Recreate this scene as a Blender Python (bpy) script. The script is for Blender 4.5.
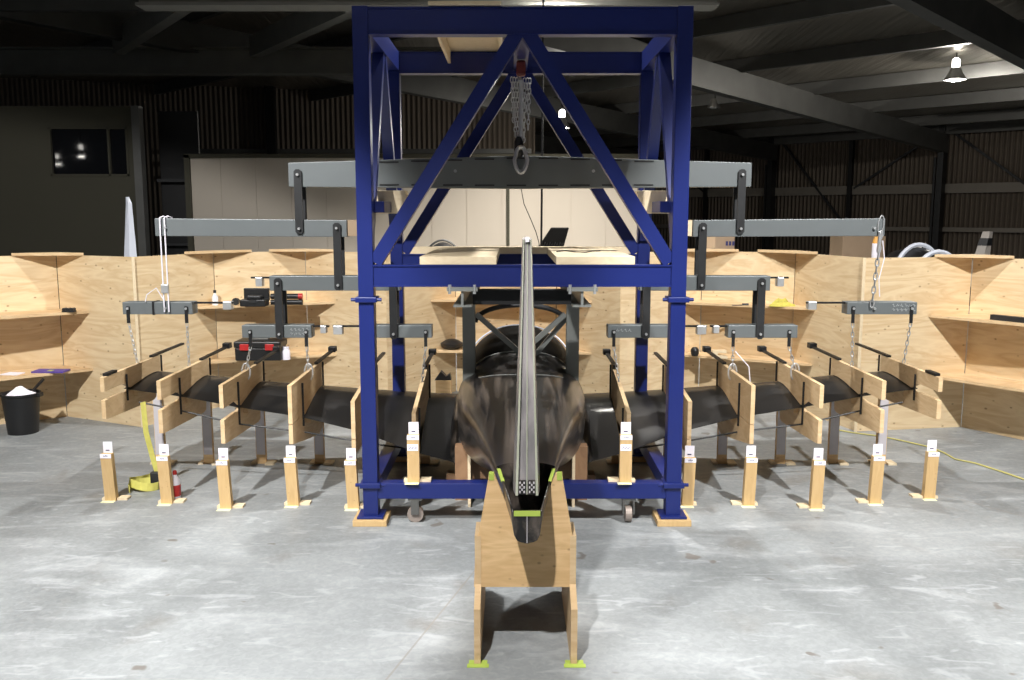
import bpy, math, random
from mathutils import Vector, Matrix
random.seed(4)
for o in list(bpy.data.objects): bpy.data.objects.remove(o)
SC = bpy.context.scene
COL = SC.collection

# ------------------------------------------------------------------ camera, sky, lights, exposure
F, CX, CY, H = 905.0, 512.0, 340.0, 1.55
TH = math.radians(7.93)
cam = bpy.data.cameras.new('camera'); cam.sensor_width = 36; cam.lens = F / 1024 * 36
cam.clip_end = 200
co = bpy.data.objects.new('camera', cam); COL.objects.link(co)
co.location = (0, 0, H); co.rotation_euler = (math.pi / 2 - TH, 0, 0)
SC.camera = co
W = bpy.data.worlds.new('world'); SC.world = W; W.use_nodes = True
W.node_tree.nodes['Background'].inputs[0].default_value = (0.80, 0.9, 1.0, 1)
W.node_tree.nodes['Background'].inputs[1].default_value = 0.034
SC.view_settings.view_transform = 'Standard'; SC.view_settings.look = 'None'
SC.view_settings.gamma = 1; SC.view_settings.use_curve_mapping = False
SC.view_settings.exposure = 0.0

def spot_lamp(name, loc, target, watts, size=130, blend=0.5, radius=0.14, color=(1, 0.97, 0.92)):
    l = bpy.data.lights.new(name, 'SPOT'); l.energy = watts; l.spot_size = math.radians(size); l.spot_blend = blend
    l.shadow_soft_size = radius; l.color = color
    o = bpy.data.objects.new(name, l); COL.objects.link(o); o.location = loc
    o.rotation_euler = (Vector(target) - Vector(loc)).to_track_quat('-Z', 'Y').to_euler()
    return o
KEY_L, KEY_R, BACK = (-2.6, 1.7, 4.6), (2.6, 1.7, 4.6), (.5, 9.4, 4.2)
spot_lamp('key_left_light', (KEY_L[0], KEY_L[1], KEY_L[2] - .12), (-4.4, 4.25, 0), 1620, 99, .14, .07, (1, .985, .96))
spot_lamp('key_right_light', (KEY_R[0], KEY_R[1], KEY_R[2] - .12), (4.4, 4.25, 0), 1620, 99, .14, .07, (1, .985, .96))
spot_lamp('back_light', (BACK[0], BACK[1], BACK[2] - .12), (.45, 10.3, 0), 1600, 104, .9, color=(1, .95, .86))

FRONT_L, TOP_L = (-.85, .3, 4.6), (.2, 5.9, 4.6)
spot_lamp('front_light', (FRONT_L[0], FRONT_L[1], FRONT_L[2] - .12), (.05, 2.9, 0), 1200, 58, .45, .07, (1, .985, .96))
spot_lamp('top_light', (TOP_L[0], TOP_L[1], TOP_L[2] - .12), (.1, 5.6, 0), 560, 136, .4, .07, (1, .985, .96))

def spot(px, py, Y):
    """the point at depth Y that stands on this line of sight"""
    v = (py - CY) / F; t = math.tan(TH)
    g = (v + t) / (1 - v * t)
    d = Y * math.cos(TH) + g * Y * math.sin(TH)
    return Vector(((px - CX) * d / F, Y, H - g * Y))

# ------------------------------------------------------------------ materials
MATS = {}
def new_mat(name):
    m = bpy.data.materials.new(name); m.use_nodes = True
    nt = m.node_tree; b = nt.nodes['Principled BSDF']; MATS[name] = m
    return m, nt, b
def N(nt, kind, **kw):
    n = nt.nodes.new(kind)
    for k, v in kw.items(): setattr(n, k, v)
    return n
def plain(name, col, rough=0.5, metal=0.0, noise=0.12, nscale=12, bump=0.0, coat=0.0, emit=None, estr=0):
    m, nt, b = new_mat(name)
    tc = N(nt, 'ShaderNodeTexCoord'); nz = N(nt, 'ShaderNodeTexNoise'); nz.inputs['Scale'].default_value = nscale; nz.inputs['Detail'].default_value = 5
    nt.links.new(tc.outputs['Object'], nz.inputs['Vector'])
    mix = N(nt, 'ShaderNodeMix', data_type='RGBA')
    mix.inputs[6].default_value = (*[c * (1 - noise) for c in col], 1); mix.inputs[7].default_value = (*[min(1, c * (1 + noise)) for c in col], 1)
    nt.links.new(nz.outputs['Fac'], mix.inputs[0]); nt.links.new(mix.outputs[2], b.inputs['Base Color'])
    b.inputs['Roughness'].default_value = rough; b.inputs['Metallic'].default_value = metal
    b.inputs['Coat Weight'].default_value = coat
    if bump:
        bp = N(nt, 'ShaderNodeBump'); bp.inputs['Strength'].default_value = bump; bp.inputs['Distance'].default_value = .01
        nt.links.new(nz.outputs['Fac'], bp.inputs['Height']); nt.links.new(bp.outputs[0], b.inputs['Normal'])
    if emit:
        b.inputs['Emission Color'].default_value = (*emit, 1); b.inputs['Emission Strength'].default_value = estr
    return m
def wood(name, light, dark, scale, knots=0.0, kscale=3.0, rough=0.6, contrast=1.0):
    m, nt, b = new_mat(name)
    tc = N(nt, 'ShaderNodeTexCoord'); oi = N(nt, 'ShaderNodeObjectInfo')
    mul = N(nt, 'ShaderNodeVectorMath', operation='SCALE'); mul.inputs[0].default_value = (13, 7, 9)
    nt.links.new(oi.outputs['Random'], mul.inputs['Scale'])
    add = N(nt, 'ShaderNodeVectorMath', operation='ADD')
    nt.links.new(tc.outputs['Object'], add.inputs[0]); nt.links.new(mul.outputs[0], add.inputs[1])
    mp = N(nt, 'ShaderNodeMapping'); mp.inputs['Scale'].default_value = scale
    nt.links.new(add.outputs[0], mp.inputs['Vector'])
    n1 = N(nt, 'ShaderNodeTexNoise'); n1.inputs['Scale'].default_value = 1.0; n1.inputs['Detail'].default_value = 4; n1.inputs['Distortion'].default_value = 1.4
    nt.links.new(mp.outputs[0], n1.inputs['Vector'])
    n2 = N(nt, 'ShaderNodeTexNoise'); n2.inputs['Scale'].default_value = 7.0; n2.inputs['Detail'].default_value = 6
    nt.links.new(mp.outputs[0], n2.inputs['Vector'])
    ms = N(nt, 'ShaderNodeMath', operation='MULTIPLY'); ms.inputs[1].default_value = 9.0
    nt.links.new(n1.outputs['Fac'], ms.inputs[0])
    fr = N(nt, 'ShaderNodeMath', operation='PINGPONG'); fr.inputs[1].default_value = 1.0
    nt.links.new(ms.outputs[0], fr.inputs[0])
    av = N(nt, 'ShaderNodeMath', operation='MULTIPLY_ADD'); av.inputs[1].default_value = .45 * contrast
    nt.links.new(fr.outputs[0], av.inputs[0]); 
    n2s = N(nt, 'ShaderNodeMath', operation='MULTIPLY'); n2s.inputs[1].default_value = .55
    nt.links.new(n2.outputs['Fac'], n2s.inputs[0]); nt.links.new(n2s.outputs[0], av.inputs[2])
    mix = N(nt, 'ShaderNodeMix', data_type='RGBA'); mix.inputs[6].default_value = (*light, 1); mix.inputs[7].default_value = (*dark, 1)
    nt.links.new(av.outputs[0], mix.inputs[0])
    out = mix.outputs[2]
    if knots:
        mk = N(nt, 'ShaderNodeMapping'); mk.inputs['Scale'].default_value = (kscale, kscale, kscale * 1.5)
        nt.links.new(add.outputs[0], mk.inputs['Vector'])
        vo = N(nt, 'ShaderNodeTexVoronoi'); vo.inputs['Randomness'].default_value = 1.0
        nt.links.new(mk.outputs[0], vo.inputs['Vector'])
        mr = N(nt, 'ShaderNodeMapRange'); mr.inputs[1].default_value = .05; mr.inputs[2].default_value = .15; mr.inputs[3].default_value = knots; mr.inputs[4].default_value = 0
        nw = N(nt, 'ShaderNodeMath', operation='MULTIPLY_ADD'); nw.inputs[1].default_value = .16; nt.links.new(n2.outputs['Fac'], nw.inputs[0]); nt.links.new(vo.outputs['Distance'], nw.inputs[2])
        mr.inputs[1].default_value = .11; mr.inputs[2].default_value = .25
        nt.links.new(nw.outputs[0], mr.inputs[0])
        sc_ = N(nt, 'ShaderNodeSeparateColor'); nt.links.new(vo.outputs['Color'], sc_.inputs[0])
        gt = N(nt, 'ShaderNodeMath', operation='GREATER_THAN'); gt.inputs[1].default_value = .42; nt.links.new(sc_.outputs[0], gt.inputs[0])
        gm = N(nt, 'ShaderNodeMath', operation='MULTIPLY'); nt.links.new(gt.outputs[0], gm.inputs[0]); nt.links.new(mr.outputs[0], gm.inputs[1])
        mr = gm
        mx = N(nt, 'ShaderNodeMix', data_type='RGBA'); mx.inputs[7].default_value = (.22, .11, .045, 1)
        nt.links.new(mr.outputs[0], mx.inputs[0]); nt.links.new(out, mx.inputs[6]); out = mx.outputs[2]
    nt.links.new(out, b.inputs['Base Color']); b.inputs['Roughness'].default_value = rough
    return m

PLY = wood('plywood_sheet', (.82, .67, .44), (.64, .46, .26), (1.2, 1.2, 7), knots=.85, kscale=2.6, contrast=1.35)
PLYN = wood('plywood_board', (.74, .56, .34), (.56, .37, .19), (2.0, 2.0, 9), knots=.3, kscale=3)
SHADEWOOD = wood('shaded_brown_timber', (.30, .18, .10), (.20, .11, .06), (6, 6, 3))  # brown timber with the shadow under the pod put into its colour
STANDPLY = wood('plywood_warm', (.80, .56, .30), (.58, .36, .16), (1.6, 2, 11), knots=.55, kscale=4)
PINE = wood('pine_batten', (.60, .42, .21), (.47, .30, .125), (14, 14, 2.0), knots=.35, kscale=6, contrast=.7)
PALE = wood('pale_pine', (.80, .68, .48), (.66, .51, .32), (5, 5, 9), contrast=.6)
BLUE = plain('blue_paint', (.008, .017, .125), .36, 0, .10, 6)
STEEL = plain('grey_painted_steel', (.155, .172, .178), .45, .25, .08, 8)
STRAP = plain('dark_steel', (.035, .036, .038), .45, .4, .3, 20)
BLACK = plain('black_steel', (.012, .012, .013), .5, .2, .3, 15)
ZINC = plain('zinc_steel', (.60, .61, .62), .35, .6, .15, 30)
GALV = plain('galvanised_steel', (.13, .13, .125), .5, .5, .25, 3)
GALVL = plain('brightened_galvanised', (.30, .30, .28), .5, .3, .2, 3)  # lighter galvanised copy, brightness painted in where no lamp reaches
RAIL = plain('girt_steel', (.26, .235, .205), .6, .2, .15, 3)
RFS = plain('grey_frame_steel', (.23, .24, .23), .45, .2, .1, 8)
RED = plain('red_plastic', (.45, .02, .02), .4)
WHITE = plain('white_paper', (.85, .82, .90), .8, 0, .04)
GELCOAT = plain('white_gelcoat', (.72, .76, .86), .3, 0, .03)
INK = plain('ink', (.03, .03, .12), .7)
CHALK = plain('chalk', (.55, .57, .58), .9)
TAPE = plain('lime_tape', (.40, .52, .09), .6, 0, .1, 20)
MASK = plain('cream_tape', (.80, .80, .52), .7, 0, .1, 20)
YELLOW = plain('yellow_webbing', (.62, .58, .14), .7, 0, .2, 30)
RAG = plain('yellow_rag', (.52, .46, .09), .9, 0, .3, 40, bump=.5)
CORD = plain('yellow_cord', (.50, .45, .16), .6)
PURPLE = plain('purple_card', (.10, .06, .30), .6)
PLASTIC = plain('black_plastic', (.010, .010, .011), .42)
RUBBER = plain('rubber', (.03, .028, .026), .7)
WHEELM = plain('castor_wheel', (.30, .25, .22), .45, .3)
CARD = wood('cardboard', (.36, .26, .17), (.28, .19, .12), (2, 2, 2), contrast=.3)
BULB = plain('lamp_bulb', (1, 1, 1), .5, emit=(1, .96, .88), estr=90)
NECK = plain('glowing_neck', (1, 1, 1), .5, emit=(1, .96, .88), estr=12)
DIMGLASS = plain('dim_bulb', (.4, .42, .42), .25)
DOME = plain('spun_aluminium', (.65, .65, .66), .3, .9)
CREAM = plain('cream_wall', (.46, .41, .35), .75, 0, .05, 1.5)
SHADEWALL = plain('shaded_wall', (.048, .045, .030), .8, 0, .06, 1.5)  # the dim end's shade is put into this dark wall colour
GLASSD = plain('dark_window_glass', (.004, .004, .005), .03, 0, .0)
DARKIN = plain('cavity_black', (.006, .006, .006), .8)
MATTBLACK = plain('matt_black', (.003, .003, .003), .55)
MATTBLACK.node_tree.nodes['Principled BSDF'].inputs['Specular IOR Level'].default_value = .12
REDPAINT = plain('red_hook', (.10, .012, .01), .5)
PAPERL = plain('ruler_paper', (.60, .57, .60), .8, 0, .08, 25)

# carbon: sanded woven laminate, grey-brown over black; fuselage streaks also paint in reflections
def carbon(name, base, grey, stretch, weave=0.0, rough=.32, lo=.45, hi=.75):
    m, nt, b = new_mat(name)
    tc = N(nt, 'ShaderNodeTexCoord'); mp = N(nt, 'ShaderNodeMapping'); mp.inputs['Scale'].default_value = stretch
    nt.links.new(tc.outputs['Object'], mp.inputs['Vector'])
    nz = N(nt, 'ShaderNodeTexNoise'); nz.inputs['Scale'].default_value = 1.0; nz.inputs['Detail'].default_value = 7; nz.inputs['Distortion'].default_value = .6
    nt.links.new(mp.outputs[0], nz.inputs['Vector'])
    mr = N(nt, 'ShaderNodeMapRange'); mr.inputs[1].default_value = lo; mr.inputs[2].default_value = hi
    nt.links.new(nz.outputs['Fac'], mr.inputs[0])
    mix = N(nt, 'ShaderNodeMix', data_type='RGBA'); mix.inputs[6].default_value = (*base, 1); mix.inputs[7].default_value = (*grey, 1)
    nt.links.new(mr.outputs[0], mix.inputs[0])
    out = mix.outputs[2]
    if weave:
        ck = N(nt, 'ShaderNodeTexChecker'); ck.inputs['Scale'].default_value = 60
        nt.links.new(tc.outputs['Object'], ck.inputs['Vector'])
        mm = N(nt, 'ShaderNodeMix', data_type='RGBA', blend_type='MULTIPLY'); mm.inputs[0].default_value = weave
        nt.links.new(out, mm.inputs[6]); nt.links.new(ck.outputs['Color'], mm.inputs[7]); out = mm.outputs[2]
    nt.links.new(out, b.inputs['Base Color'])
    rr = N(nt, 'ShaderNodeMapRange'); rr.inputs[3].default_value = rough; rr.inputs[4].default_value = rough + .2
    nt.links.new(nz.outputs['Fac'], rr.inputs[0]); nt.links.new(rr.outputs[0], b.inputs['Roughness'])
    b.inputs['Coat Weight'].default_value = .3; b.inputs['Coat Roughness'].default_value = .10
    return m
CARBON = carbon('carbon_fuselage', (.008, .0075, .0075), (.13, .105, .088), (20, .8, 14), rough=.24, lo=.47, hi=.74)
COAM = carbon('carbon_coaming', (.02, .019, .019), (.13, .115, .105), (14, 3, 9), rough=.22, lo=.42, hi=.72)
WINGC = carbon('carbon_wing', (.0055, .0055, .006), (.022, .020, .019), (3, 2, 2), rough=.42)
FINC = carbon('carbon_fin', (.20, .19, .195), (.46, .42, .43), (9, 5, 3), rough=.3, lo=.35, hi=.7)
FINEDGE = carbon('glass_fin_edge', (.40, .42, .32), (.58, .59, .50), (8, 8, 4), rough=.3)

# floor
m, nt, b = new_mat('polished_concrete'); FLOORM = m
tc = N(nt, 'ShaderNodeTexCoord')
def noise(scale, detail, dist, stretch=(1, 1, 1), rot=0):
    mp = N(nt, 'ShaderNodeMapping'); mp.inputs['Scale'].default_value = stretch; mp.inputs['Rotation'].default_value = (0, 0, rot)
    nt.links.new(tc.outputs['Object'], mp.inputs['Vector'])
    n = N(nt, 'ShaderNodeTexNoise'); n.inputs['Scale'].default_value = scale; n.inputs['Detail'].default_value = detail; n.inputs['Distortion'].default_value = dist
    nt.links.new(mp.outputs[0], n.inputs['Vector']); return n.outputs['Fac']
def ramp(fac, a, bb):
    r = N(nt, 'ShaderNodeMapRange'); r.inputs[1].default_value = a; r.inputs[2].default_value = bb; r.interpolation_type = 'SMOOTHSTEP'
    nt.links.new(fac, r.inputs[0]); return r.outputs[0]
def mixc(f, a, c):
    x = N(nt, 'ShaderNodeMix', data_type='RGBA')
    if isinstance(f, float): x.inputs[0].default_value = f
    else: nt.links.new(f, x.inputs[0])
    for s, q in ((6, a), (7, c)):
        if isinstance(q, tuple): x.inputs[s].default_value = (*q, 1)
        else: nt.links.new(q, x.inputs[s])
    return x.outputs[2]
c0 = mixc(ramp(noise(.9, 7, .5, (1, 1.5, 1), .5), .30, .70), (.185, .20, .206), (.275, .293, .302))
c1 = mixc(ramp(noise(1.7, 8, 1.2, (1, 2.6, 1), -.4), .50, .78), c0, (.36, .38, .392))
c2 = mixc(ramp(noise(2.3, 6, .4, (1.4, 1, 1), .9), .56, .80), c1, (.185, .18, .168))
c3 = mixc(ramp(noise(38, 6, .8), .30, .75), mixc(.12, c2, (.12, .12, .12)), mixc(.10, c2, (.6, .6, .6)))
c3 = mixc(ramp(noise(5, 7, 1.5, (1, 3, 1), .7), .56, .70), c3, mixc(.35, c3, (.46, .48, .50)))
sp = mixc(ramp(noise(7, 2, 0), .72, .76), c3, (.16, .15, .14))
sep = N(nt, 'ShaderNodeSeparateXYZ'); nt.links.new(tc.outputs['Object'], sep.inputs[0])
def line(p, q, w, colr, cin):
    # a saw-cut between two floor points, straight across the slab
    (x0, y0), (x1, y1) = p, q; L = math.hypot(x1 - x0, y1 - y0); a, bb = (y1 - y0) / L, -(x1 - x0) / L
    m1 = N(nt, 'ShaderNodeMath', operation='MULTIPLY'); m1.inputs[1].default_value = a; nt.links.new(sep.outputs[0], m1.inputs[0])
    m2 = N(nt, 'ShaderNodeMath', operation='MULTIPLY_ADD'); m2.inputs[1].default_value = bb; nt.links.new(sep.outputs[1], m2.inputs[0]); nt.links.new(m1.outputs[0], m2.inputs[2])
    m3 = N(nt, 'ShaderNodeMath', operation='ADD'); m3.inputs[1].default_value = -(a * x0 + bb * y0); nt.links.new(m2.outputs[0], m3.inputs[0])
    m4 = N(nt, 'ShaderNodeMath', operation='ABSOLUTE'); nt.links.new(m3.outputs[0], m4.inputs[0])
    m5 = N(nt, 'ShaderNodeMath', operation='LESS_THAN'); m5.inputs[1].default_value = w; nt.links.new(m4.outputs[0], m5.inputs[0])
    m6 = N(nt, 'ShaderNodeMath', operation='MULTIPLY'); m6.inputs[1].default_value = .62; nt.links.new(m5.outputs[0], m6.inputs[0])
    return mixc(m6.outputs[0], cin, colr)
def fl(px, py):
    v = (py - CY) / F; t = math.tan(TH); g = (v + t) / (1 - v * t); p = spot(px, py, H / g); return (p.x, p.y)
for a_, b_ in (((4, 482), (66, 672)), ((587, 676), (693, 627)), ((860, 560), (1015, 610)), ((900, 540), (1000, 484)), ((945, 515), (1020, 640))):
    sp = line(fl(*a_), fl(*b_), .004, (.24, .22, .20), sp)
nt.links.new(sp, b.inputs['Base Color'])
rr = N(nt, 'ShaderNodeMapRange'); rr.inputs[3].default_value = .38; rr.inputs[4].default_value = .62
nt.links.new(noise(2.0, 5, .6), rr.inputs[0]); nt.links.new(rr.outputs[0], b.inputs['Roughness'])
b.inputs['Specular IOR Level'].default_value = .35

# corrugated cladding and foil roof lining
m, nt, b = new_mat('corrugated_cladding'); CLAD = m
tc = N(nt, 'ShaderNodeTexCoord'); wv = N(nt, 'ShaderNodeTexWave'); wv.inputs['Scale'].default_value = 2.4; wv.bands_direction = 'X'
nt.links.new(tc.outputs['UV'], wv.inputs['Vector'])
cr = N(nt, 'ShaderNodeMix', data_type='RGBA'); cr.inputs[6].default_value = (.13, .105, .08, 1); cr.inputs[7].default_value = (.20, .16, .125, 1)
nt.links.new(wv.outputs['Fac'], cr.inputs[0]); nt.links.new(cr.outputs[2], b.inputs['Base Color'])
bp = N(nt, 'ShaderNodeBump'); bp.inputs['Distance'].default_value = .05; bp.inputs['Strength'].default_value = 1
nt.links.new(wv.outputs['Fac'], bp.inputs['Height']); nt.links.new(bp.outputs[0], b.inputs['Normal']); b.inputs['Roughness'].default_value = .6
m, nt, b = new_mat('foil_insulation'); FOIL = m
tc = N(nt, 'ShaderNodeTexCoord'); mp = N(nt, 'ShaderNodeMapping'); mp.inputs['Rotation'].default_value = (0, 0, -.80); mp.inputs['Scale'].default_value = (5.0, .35, 1)
nt.links.new(tc.outputs['Object'], mp.inputs['Vector'])
nz = N(nt, 'ShaderNodeTexNoise'); nz.inputs['Scale'].default_value = 1.6; nz.inputs['Detail'].default_value = 6
nt.links.new(mp.outputs[0], nz.inputs['Vector'])
bp = N(nt, 'ShaderNodeBump'); bp.inputs['Distance'].default_value = .06; bp.inputs['Strength'].default_value = .8
nt.links.new(nz.outputs['Fac'], bp.inputs['Height']); nt.links.new(bp.outputs[0], b.inputs['Normal'])
b.inputs['Base Color'].default_value = (.42, .385, .33, 1); b.inputs['Metallic'].default_value = .75; b.inputs['Roughness'].default_value = .30

# ------------------------------------------------------------------ mesh helpers
class MB:
    def __init__(s): s.v = []; s.f = []
    def _add(s, vs, fs):
        n = len(s.v); s.v += [Vector(p) for p in vs]; s.f += [[i + n for i in f] for f in fs]; return s
    def box(s, x0, x1, y0, y1, z0, z1):
        x0, x1 = sorted((x0, x1)); y0, y1 = sorted((y0, y1)); z0, z1 = sorted((z0, z1))
        return s._add([(x0, y0, z0), (x1, y0, z0), (x1, y1, z0), (x0, y1, z0), (x0, y0, z1), (x1, y0, z1), (x1, y1, z1), (x0, y1, z1)],
                      [(3, 2, 1, 0), (4, 5, 6, 7), (0, 1, 5, 4), (1, 2, 6, 5), (2, 3, 7, 6), (3, 0, 4, 7)])
    def bar(s, p, q, w, h, up=(0, 0, 1)):
        p, q = Vector(p), Vector(q); d = (q - p).normalized(); a = d.cross(Vector(up)).normalized(); u = a.cross(d)
        vs = [c + a * w / 2 * i + u * h / 2 * j for c in (p, q) for i, j in ((-1, -1), (1, -1), (1, 1), (-1, 1))]
        return s._add(vs, [(3, 2, 1, 0), (4, 5, 6, 7), (0, 1, 5, 4), (1, 2, 6, 5), (2, 3, 7, 6), (3, 0, 4, 7)])
    def prism(s, pts, axis, a, b):
        n = len(pts)
        def mk(p, t): return {'x': (t, p[0], p[1]), 'y': (p[0], t, p[1]), 'z': (p[0], p[1], t)}[axis]
        vs = [mk(p, a) for p in pts] + [mk(p, b) for p in pts]
        return s._add(vs, [list(range(n))[::-1], list(range(n, 2 * n))] + [(i, (i + 1) % n, n + (i + 1) % n, n + i) for i in range(n)])
    def tube(s, pts, r, n=8, closed=False):
        pts = [Vector(p) for p in pts]; rings = []; last = None
        k = len(pts)
        for i, p in enumerate(pts):
            if closed: d = pts[(i + 1) % k] - pts[i - 1]
            else: d = pts[min(i + 1, k - 1)] - pts[max(i - 1, 0)]
            d.normalize()
            if last is None: a = d.cross(Vector((0, 0, 1)) if abs(d.z) < .9 else Vector((1, 0, 0)))
            else: a = last - d * last.dot(d)
            a.normalize(); last = a; c = d.cross(a)
            rr = r[i] if isinstance(r, (list, tuple)) else r
            rings.append([p + (a * math.cos(t) + c * math.sin(t)) * rr for t in [2 * math.pi * j / n for j in range(n)]])
        return s.loft(rings, True, not closed, closed)
    def cyl(s, p, q, r, n=14): return s.tube([p, q], r, n)
    def loft(s, rings, ring_closed=True, caps=True, loop=False):
        n = len(rings[0]); base = len(s.v); k = len(rings)
        for r in rings: s.v += [Vector(p) for p in r]
        for i in range(k if loop else k - 1):
            for j in range(n if ring_closed else n - 1):
                a, b_ = base + i * n, base + ((i + 1) % k) * n
                s.f.append([a + j, a + (j + 1) % n, b_ + (j + 1) % n, b_ + j])
        if caps:
            s.f.append([base + j for j in range(n)][::-1]); s.f.append([base + (k - 1) * n + j for j in range(n)])
        return s
    def lathe(s, prof, c=(0, 0, 0), n=20):
        c = Vector(c)
        return s.loft([[c + Vector((r * math.cos(2 * math.pi * j / n), r * math.sin(2 * math.pi * j / n), z)) for j in range(n)] for r, z in prof], True, True)
    def torus(s, c, R1, R2, r, ax, up, n=10, k=5):
        # an oval ring: half-length R1 along up, half-width R2 across
        c, up, ax = Vector(c), Vector(up).normalized(), Vector(ax).normalized(); a = up.cross(ax)
        return s.tube([c + up * R1 * math.cos(t) + a * R2 * math.sin(t) for t in [2 * math.pi * j / n for j in range(n)]], r, k, True)
    def build(s, name, mat, parent=None, smooth=False, bevel=0.0, props=None):
        lo = Vector([min(p[i] for p in s.v) for i in range(3)]); hi = Vector([max(p[i] for p in s.v) for i in range(3)])
        org = world(parent) if parent else Vector(((lo.x + hi.x) / 2, (lo.y + hi.y) / 2, lo.z))
        me = bpy.data.meshes.new(name); me.from_pydata([tuple(p - org) for p in s.v], [], s.f); me.update()
        if isinstance(mat, (list, tuple)):
            for q in mat: me.materials.append(q)
        else: me.materials.append(mat)
        import bmesh
        bm = bmesh.new(); bm.from_mesh(me); bmesh.ops.recalc_face_normals(bm, faces=bm.faces); bm.to_mesh(me); bm.free()
        if smooth: me.polygons.foreach_set('use_smooth', [True] * len(me.polygons))
        o = bpy.data.objects.new(name, me); COL.objects.link(o)
        if parent: o.parent = parent; o.location = (0, 0, 0)
        else: o.location = org
        if smooth:
            try:
                md = o.modifiers.new('es', 'EDGE_SPLIT'); md.split_angle = math.radians(42)
            except Exception: pass
        if bevel:
            md = o.modifiers.new('bev', 'BEVEL'); md.width = bevel; md.segments = 2; md.limit_method = 'ANGLE'
        for k_, v_ in (props or {}).items(): o[k_] = v_
        return o
def world(o):
    p = Vector(o.location)
    while o.parent: o = o.parent; p += Vector(o.location)
    return p
def tag(o, label, cat, group=None):
    o['label'] = label; o['category'] = cat
    if group: o['group'] = group
    return o
def thing(name, loc, label, cat, group=None):
    o = bpy.data.objects.new(name, None); COL.objects.link(o); o.location = loc; o.empty_display_size = .05
    return tag(o, label, cat, group)
def dup(root, loc, label, group=None):
    r = root.copy(); COL.objects.link(r); r.location = loc; r['label'] = label
    if group: r['group'] = group
    for ch in list(root.children):
        c = ch.copy(); COL.objects.link(c); c.parent = r
        for g in ch.children:
            d = g.copy(); COL.objects.link(d); d.parent = c
    return r
def struct(mb, name, mat, **kw):
    o = mb.build(name, mat, **kw); o['kind'] = 'structure'; return o
def uv_along(o, u):
    me = o.data; uv = me.uv_layers.new(name='UVMap'); u = Vector(u).normalized()
    for l in me.loops:
        p = me.vertices[l.vertex_index].co; uv.data[l.index].uv = (p.dot(u), p.z)
ORD = ['first', 'second', 'third', 'fourth', 'fifth', 'sixth', 'seventh']
C = 0.05                                            # the test rig's centre line

# ------------------------------------------------------------------ hangar shell
struct(MB().box(-26, 26, -26, 42, -.2, 0), 'floor', FLOORM)
U = Vector((-.693, .721, 0)); NRM = Vector((.721, .693, 0)); P0 = Vector((13.73, 24.0, 0))
D0 = NRM.dot(P0)
def roof_z(x, y): return 3.96 + .055 * (D0 - (NRM.x * x + NRM.y * y))
def wallpt(L, off=0, z=0): p = P0 + U * L + NRM * off; return Vector((p.x, p.y, z))
# roof lining: one slope falling to the far eave
rp = [wallpt(-22, .2), wallpt(22, .2), wallpt(22, -48), wallpt(-22, -48)]
mb = MB(); mb._add([(p.x, p.y, roof_z(p.x, p.y)) for p in rp] + [(p.x, p.y, roof_z(p.x, p.y) + .1) for p in rp],
                   [(0, 1, 2, 3), (7, 6, 5, 4), (0, 4, 5, 1), (1, 5, 6, 2), (2, 6, 7, 3), (3, 7, 4, 0)])
struct(mb, 'ceiling', FOIL)
mb = MB(); a, b_ = wallpt(-22), wallpt(18)
mb._add([(a.x, a.y, 0), (b_.x, b_.y, 0), (b_.x, b_.y, 4.0), (a.x, a.y, 4.0)] + [tuple(Vector(q) + NRM * .1) for q in ((a.x, a.y, 0), (b_.x, b_.y, 0), (b_.x, b_.y, 4.0), (a.x, a.y, 4.0))],
        [(0, 1, 2, 3), (7, 6, 5, 4), (0, 4, 5, 1), (1, 5, 6, 2), (2, 6, 7, 3), (3, 7, 4, 0)])
uv_along(struct(mb, 'wall_right', CLAD), U)
uv_along(struct(MB().box(-20, .6, 24, 24.1, 0, 5.6), 'wall_back', CLAD), (1, 0, 0))
uv_along(struct(MB().box(.5, .6, 24.1, 39, 0, 5.0), 'wall_back_return', CLAD), (0, 1, 0))
# girts, columns, braces on the far wall
for z, h in ((2.25, .26), (1.12, .12), (3.78, .10)):
    struct(MB().bar(wallpt(-20, -.12, z), wallpt(18, -.12, z), .12, h), 'trim_girt', RAIL)
for L in (-2.9, 2.33, 7.57, 12.8):
    struct(MB().bar(wallpt(L, -.3, 0), wallpt(L, -.3, 3.95), .30, .16, U).bar(wallpt(L + .14, -.42, 0), wallpt(L + .14, -.42, 3.1), .06, .06, U), 'wall_column', STRAP)
for L in (0.0, 5.0, 10.1):
    struct(MB().bar(wallpt(L, -.2, 0), wallpt(L, -.2, 3.9), .14, .12, U), 'wall_column', BLACK)
for L0, L1 in ((7.3, 5.2), (2.6, 4.9), (2.1, .2), (12.5, 10.2)):
    struct(MB().bar(wallpt(L0, -.16, 3.75), wallpt(L1, -.16, 1.3 if L0 == 7.3 else 2.3), .06, .06, NRM), 'trim_brace', STRAP)
# rafters and purlins
for L in (-2.9, 2.33, 7.57, 12.8):
    p, q = wallpt(L, -.2), wallpt(L, -10 if L > 10 else -40)
    d = .30
    struct(MB().bar((p.x, p.y, roof_z(p.x, p.y) - d - .2), (q.x, q.y, roof_z(q.x, q.y) - d - .2), .22, .5), 'roof_beam', GALV)
for k in (0.35, 2.2, 4.9, 7.8, 10.7, 13.6, 16.5, 19.4, 22.3, 25.2, 28.1):
    p, q = wallpt(-16, -k), wallpt(16, -k)
    struct(MB().bar((p.x, p.y, roof_z(p.x, p.y) - .14), (q.x, q.y, roof_z(q.x, q.y) - .14), .10, .26), 'roof_purlin_beam', GALV)
def xbeam(x0, x1, Y, z0, z1, t=.16):
    w = .03; return MB().box(x0, x1, Y, Y + t, z1 - w, z1).box(x0, x1, Y, Y + t, z0, z0 + w).box(x0, x1, Y + t * .35, Y + t * .65, z0 + w, z1 - w)
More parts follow.
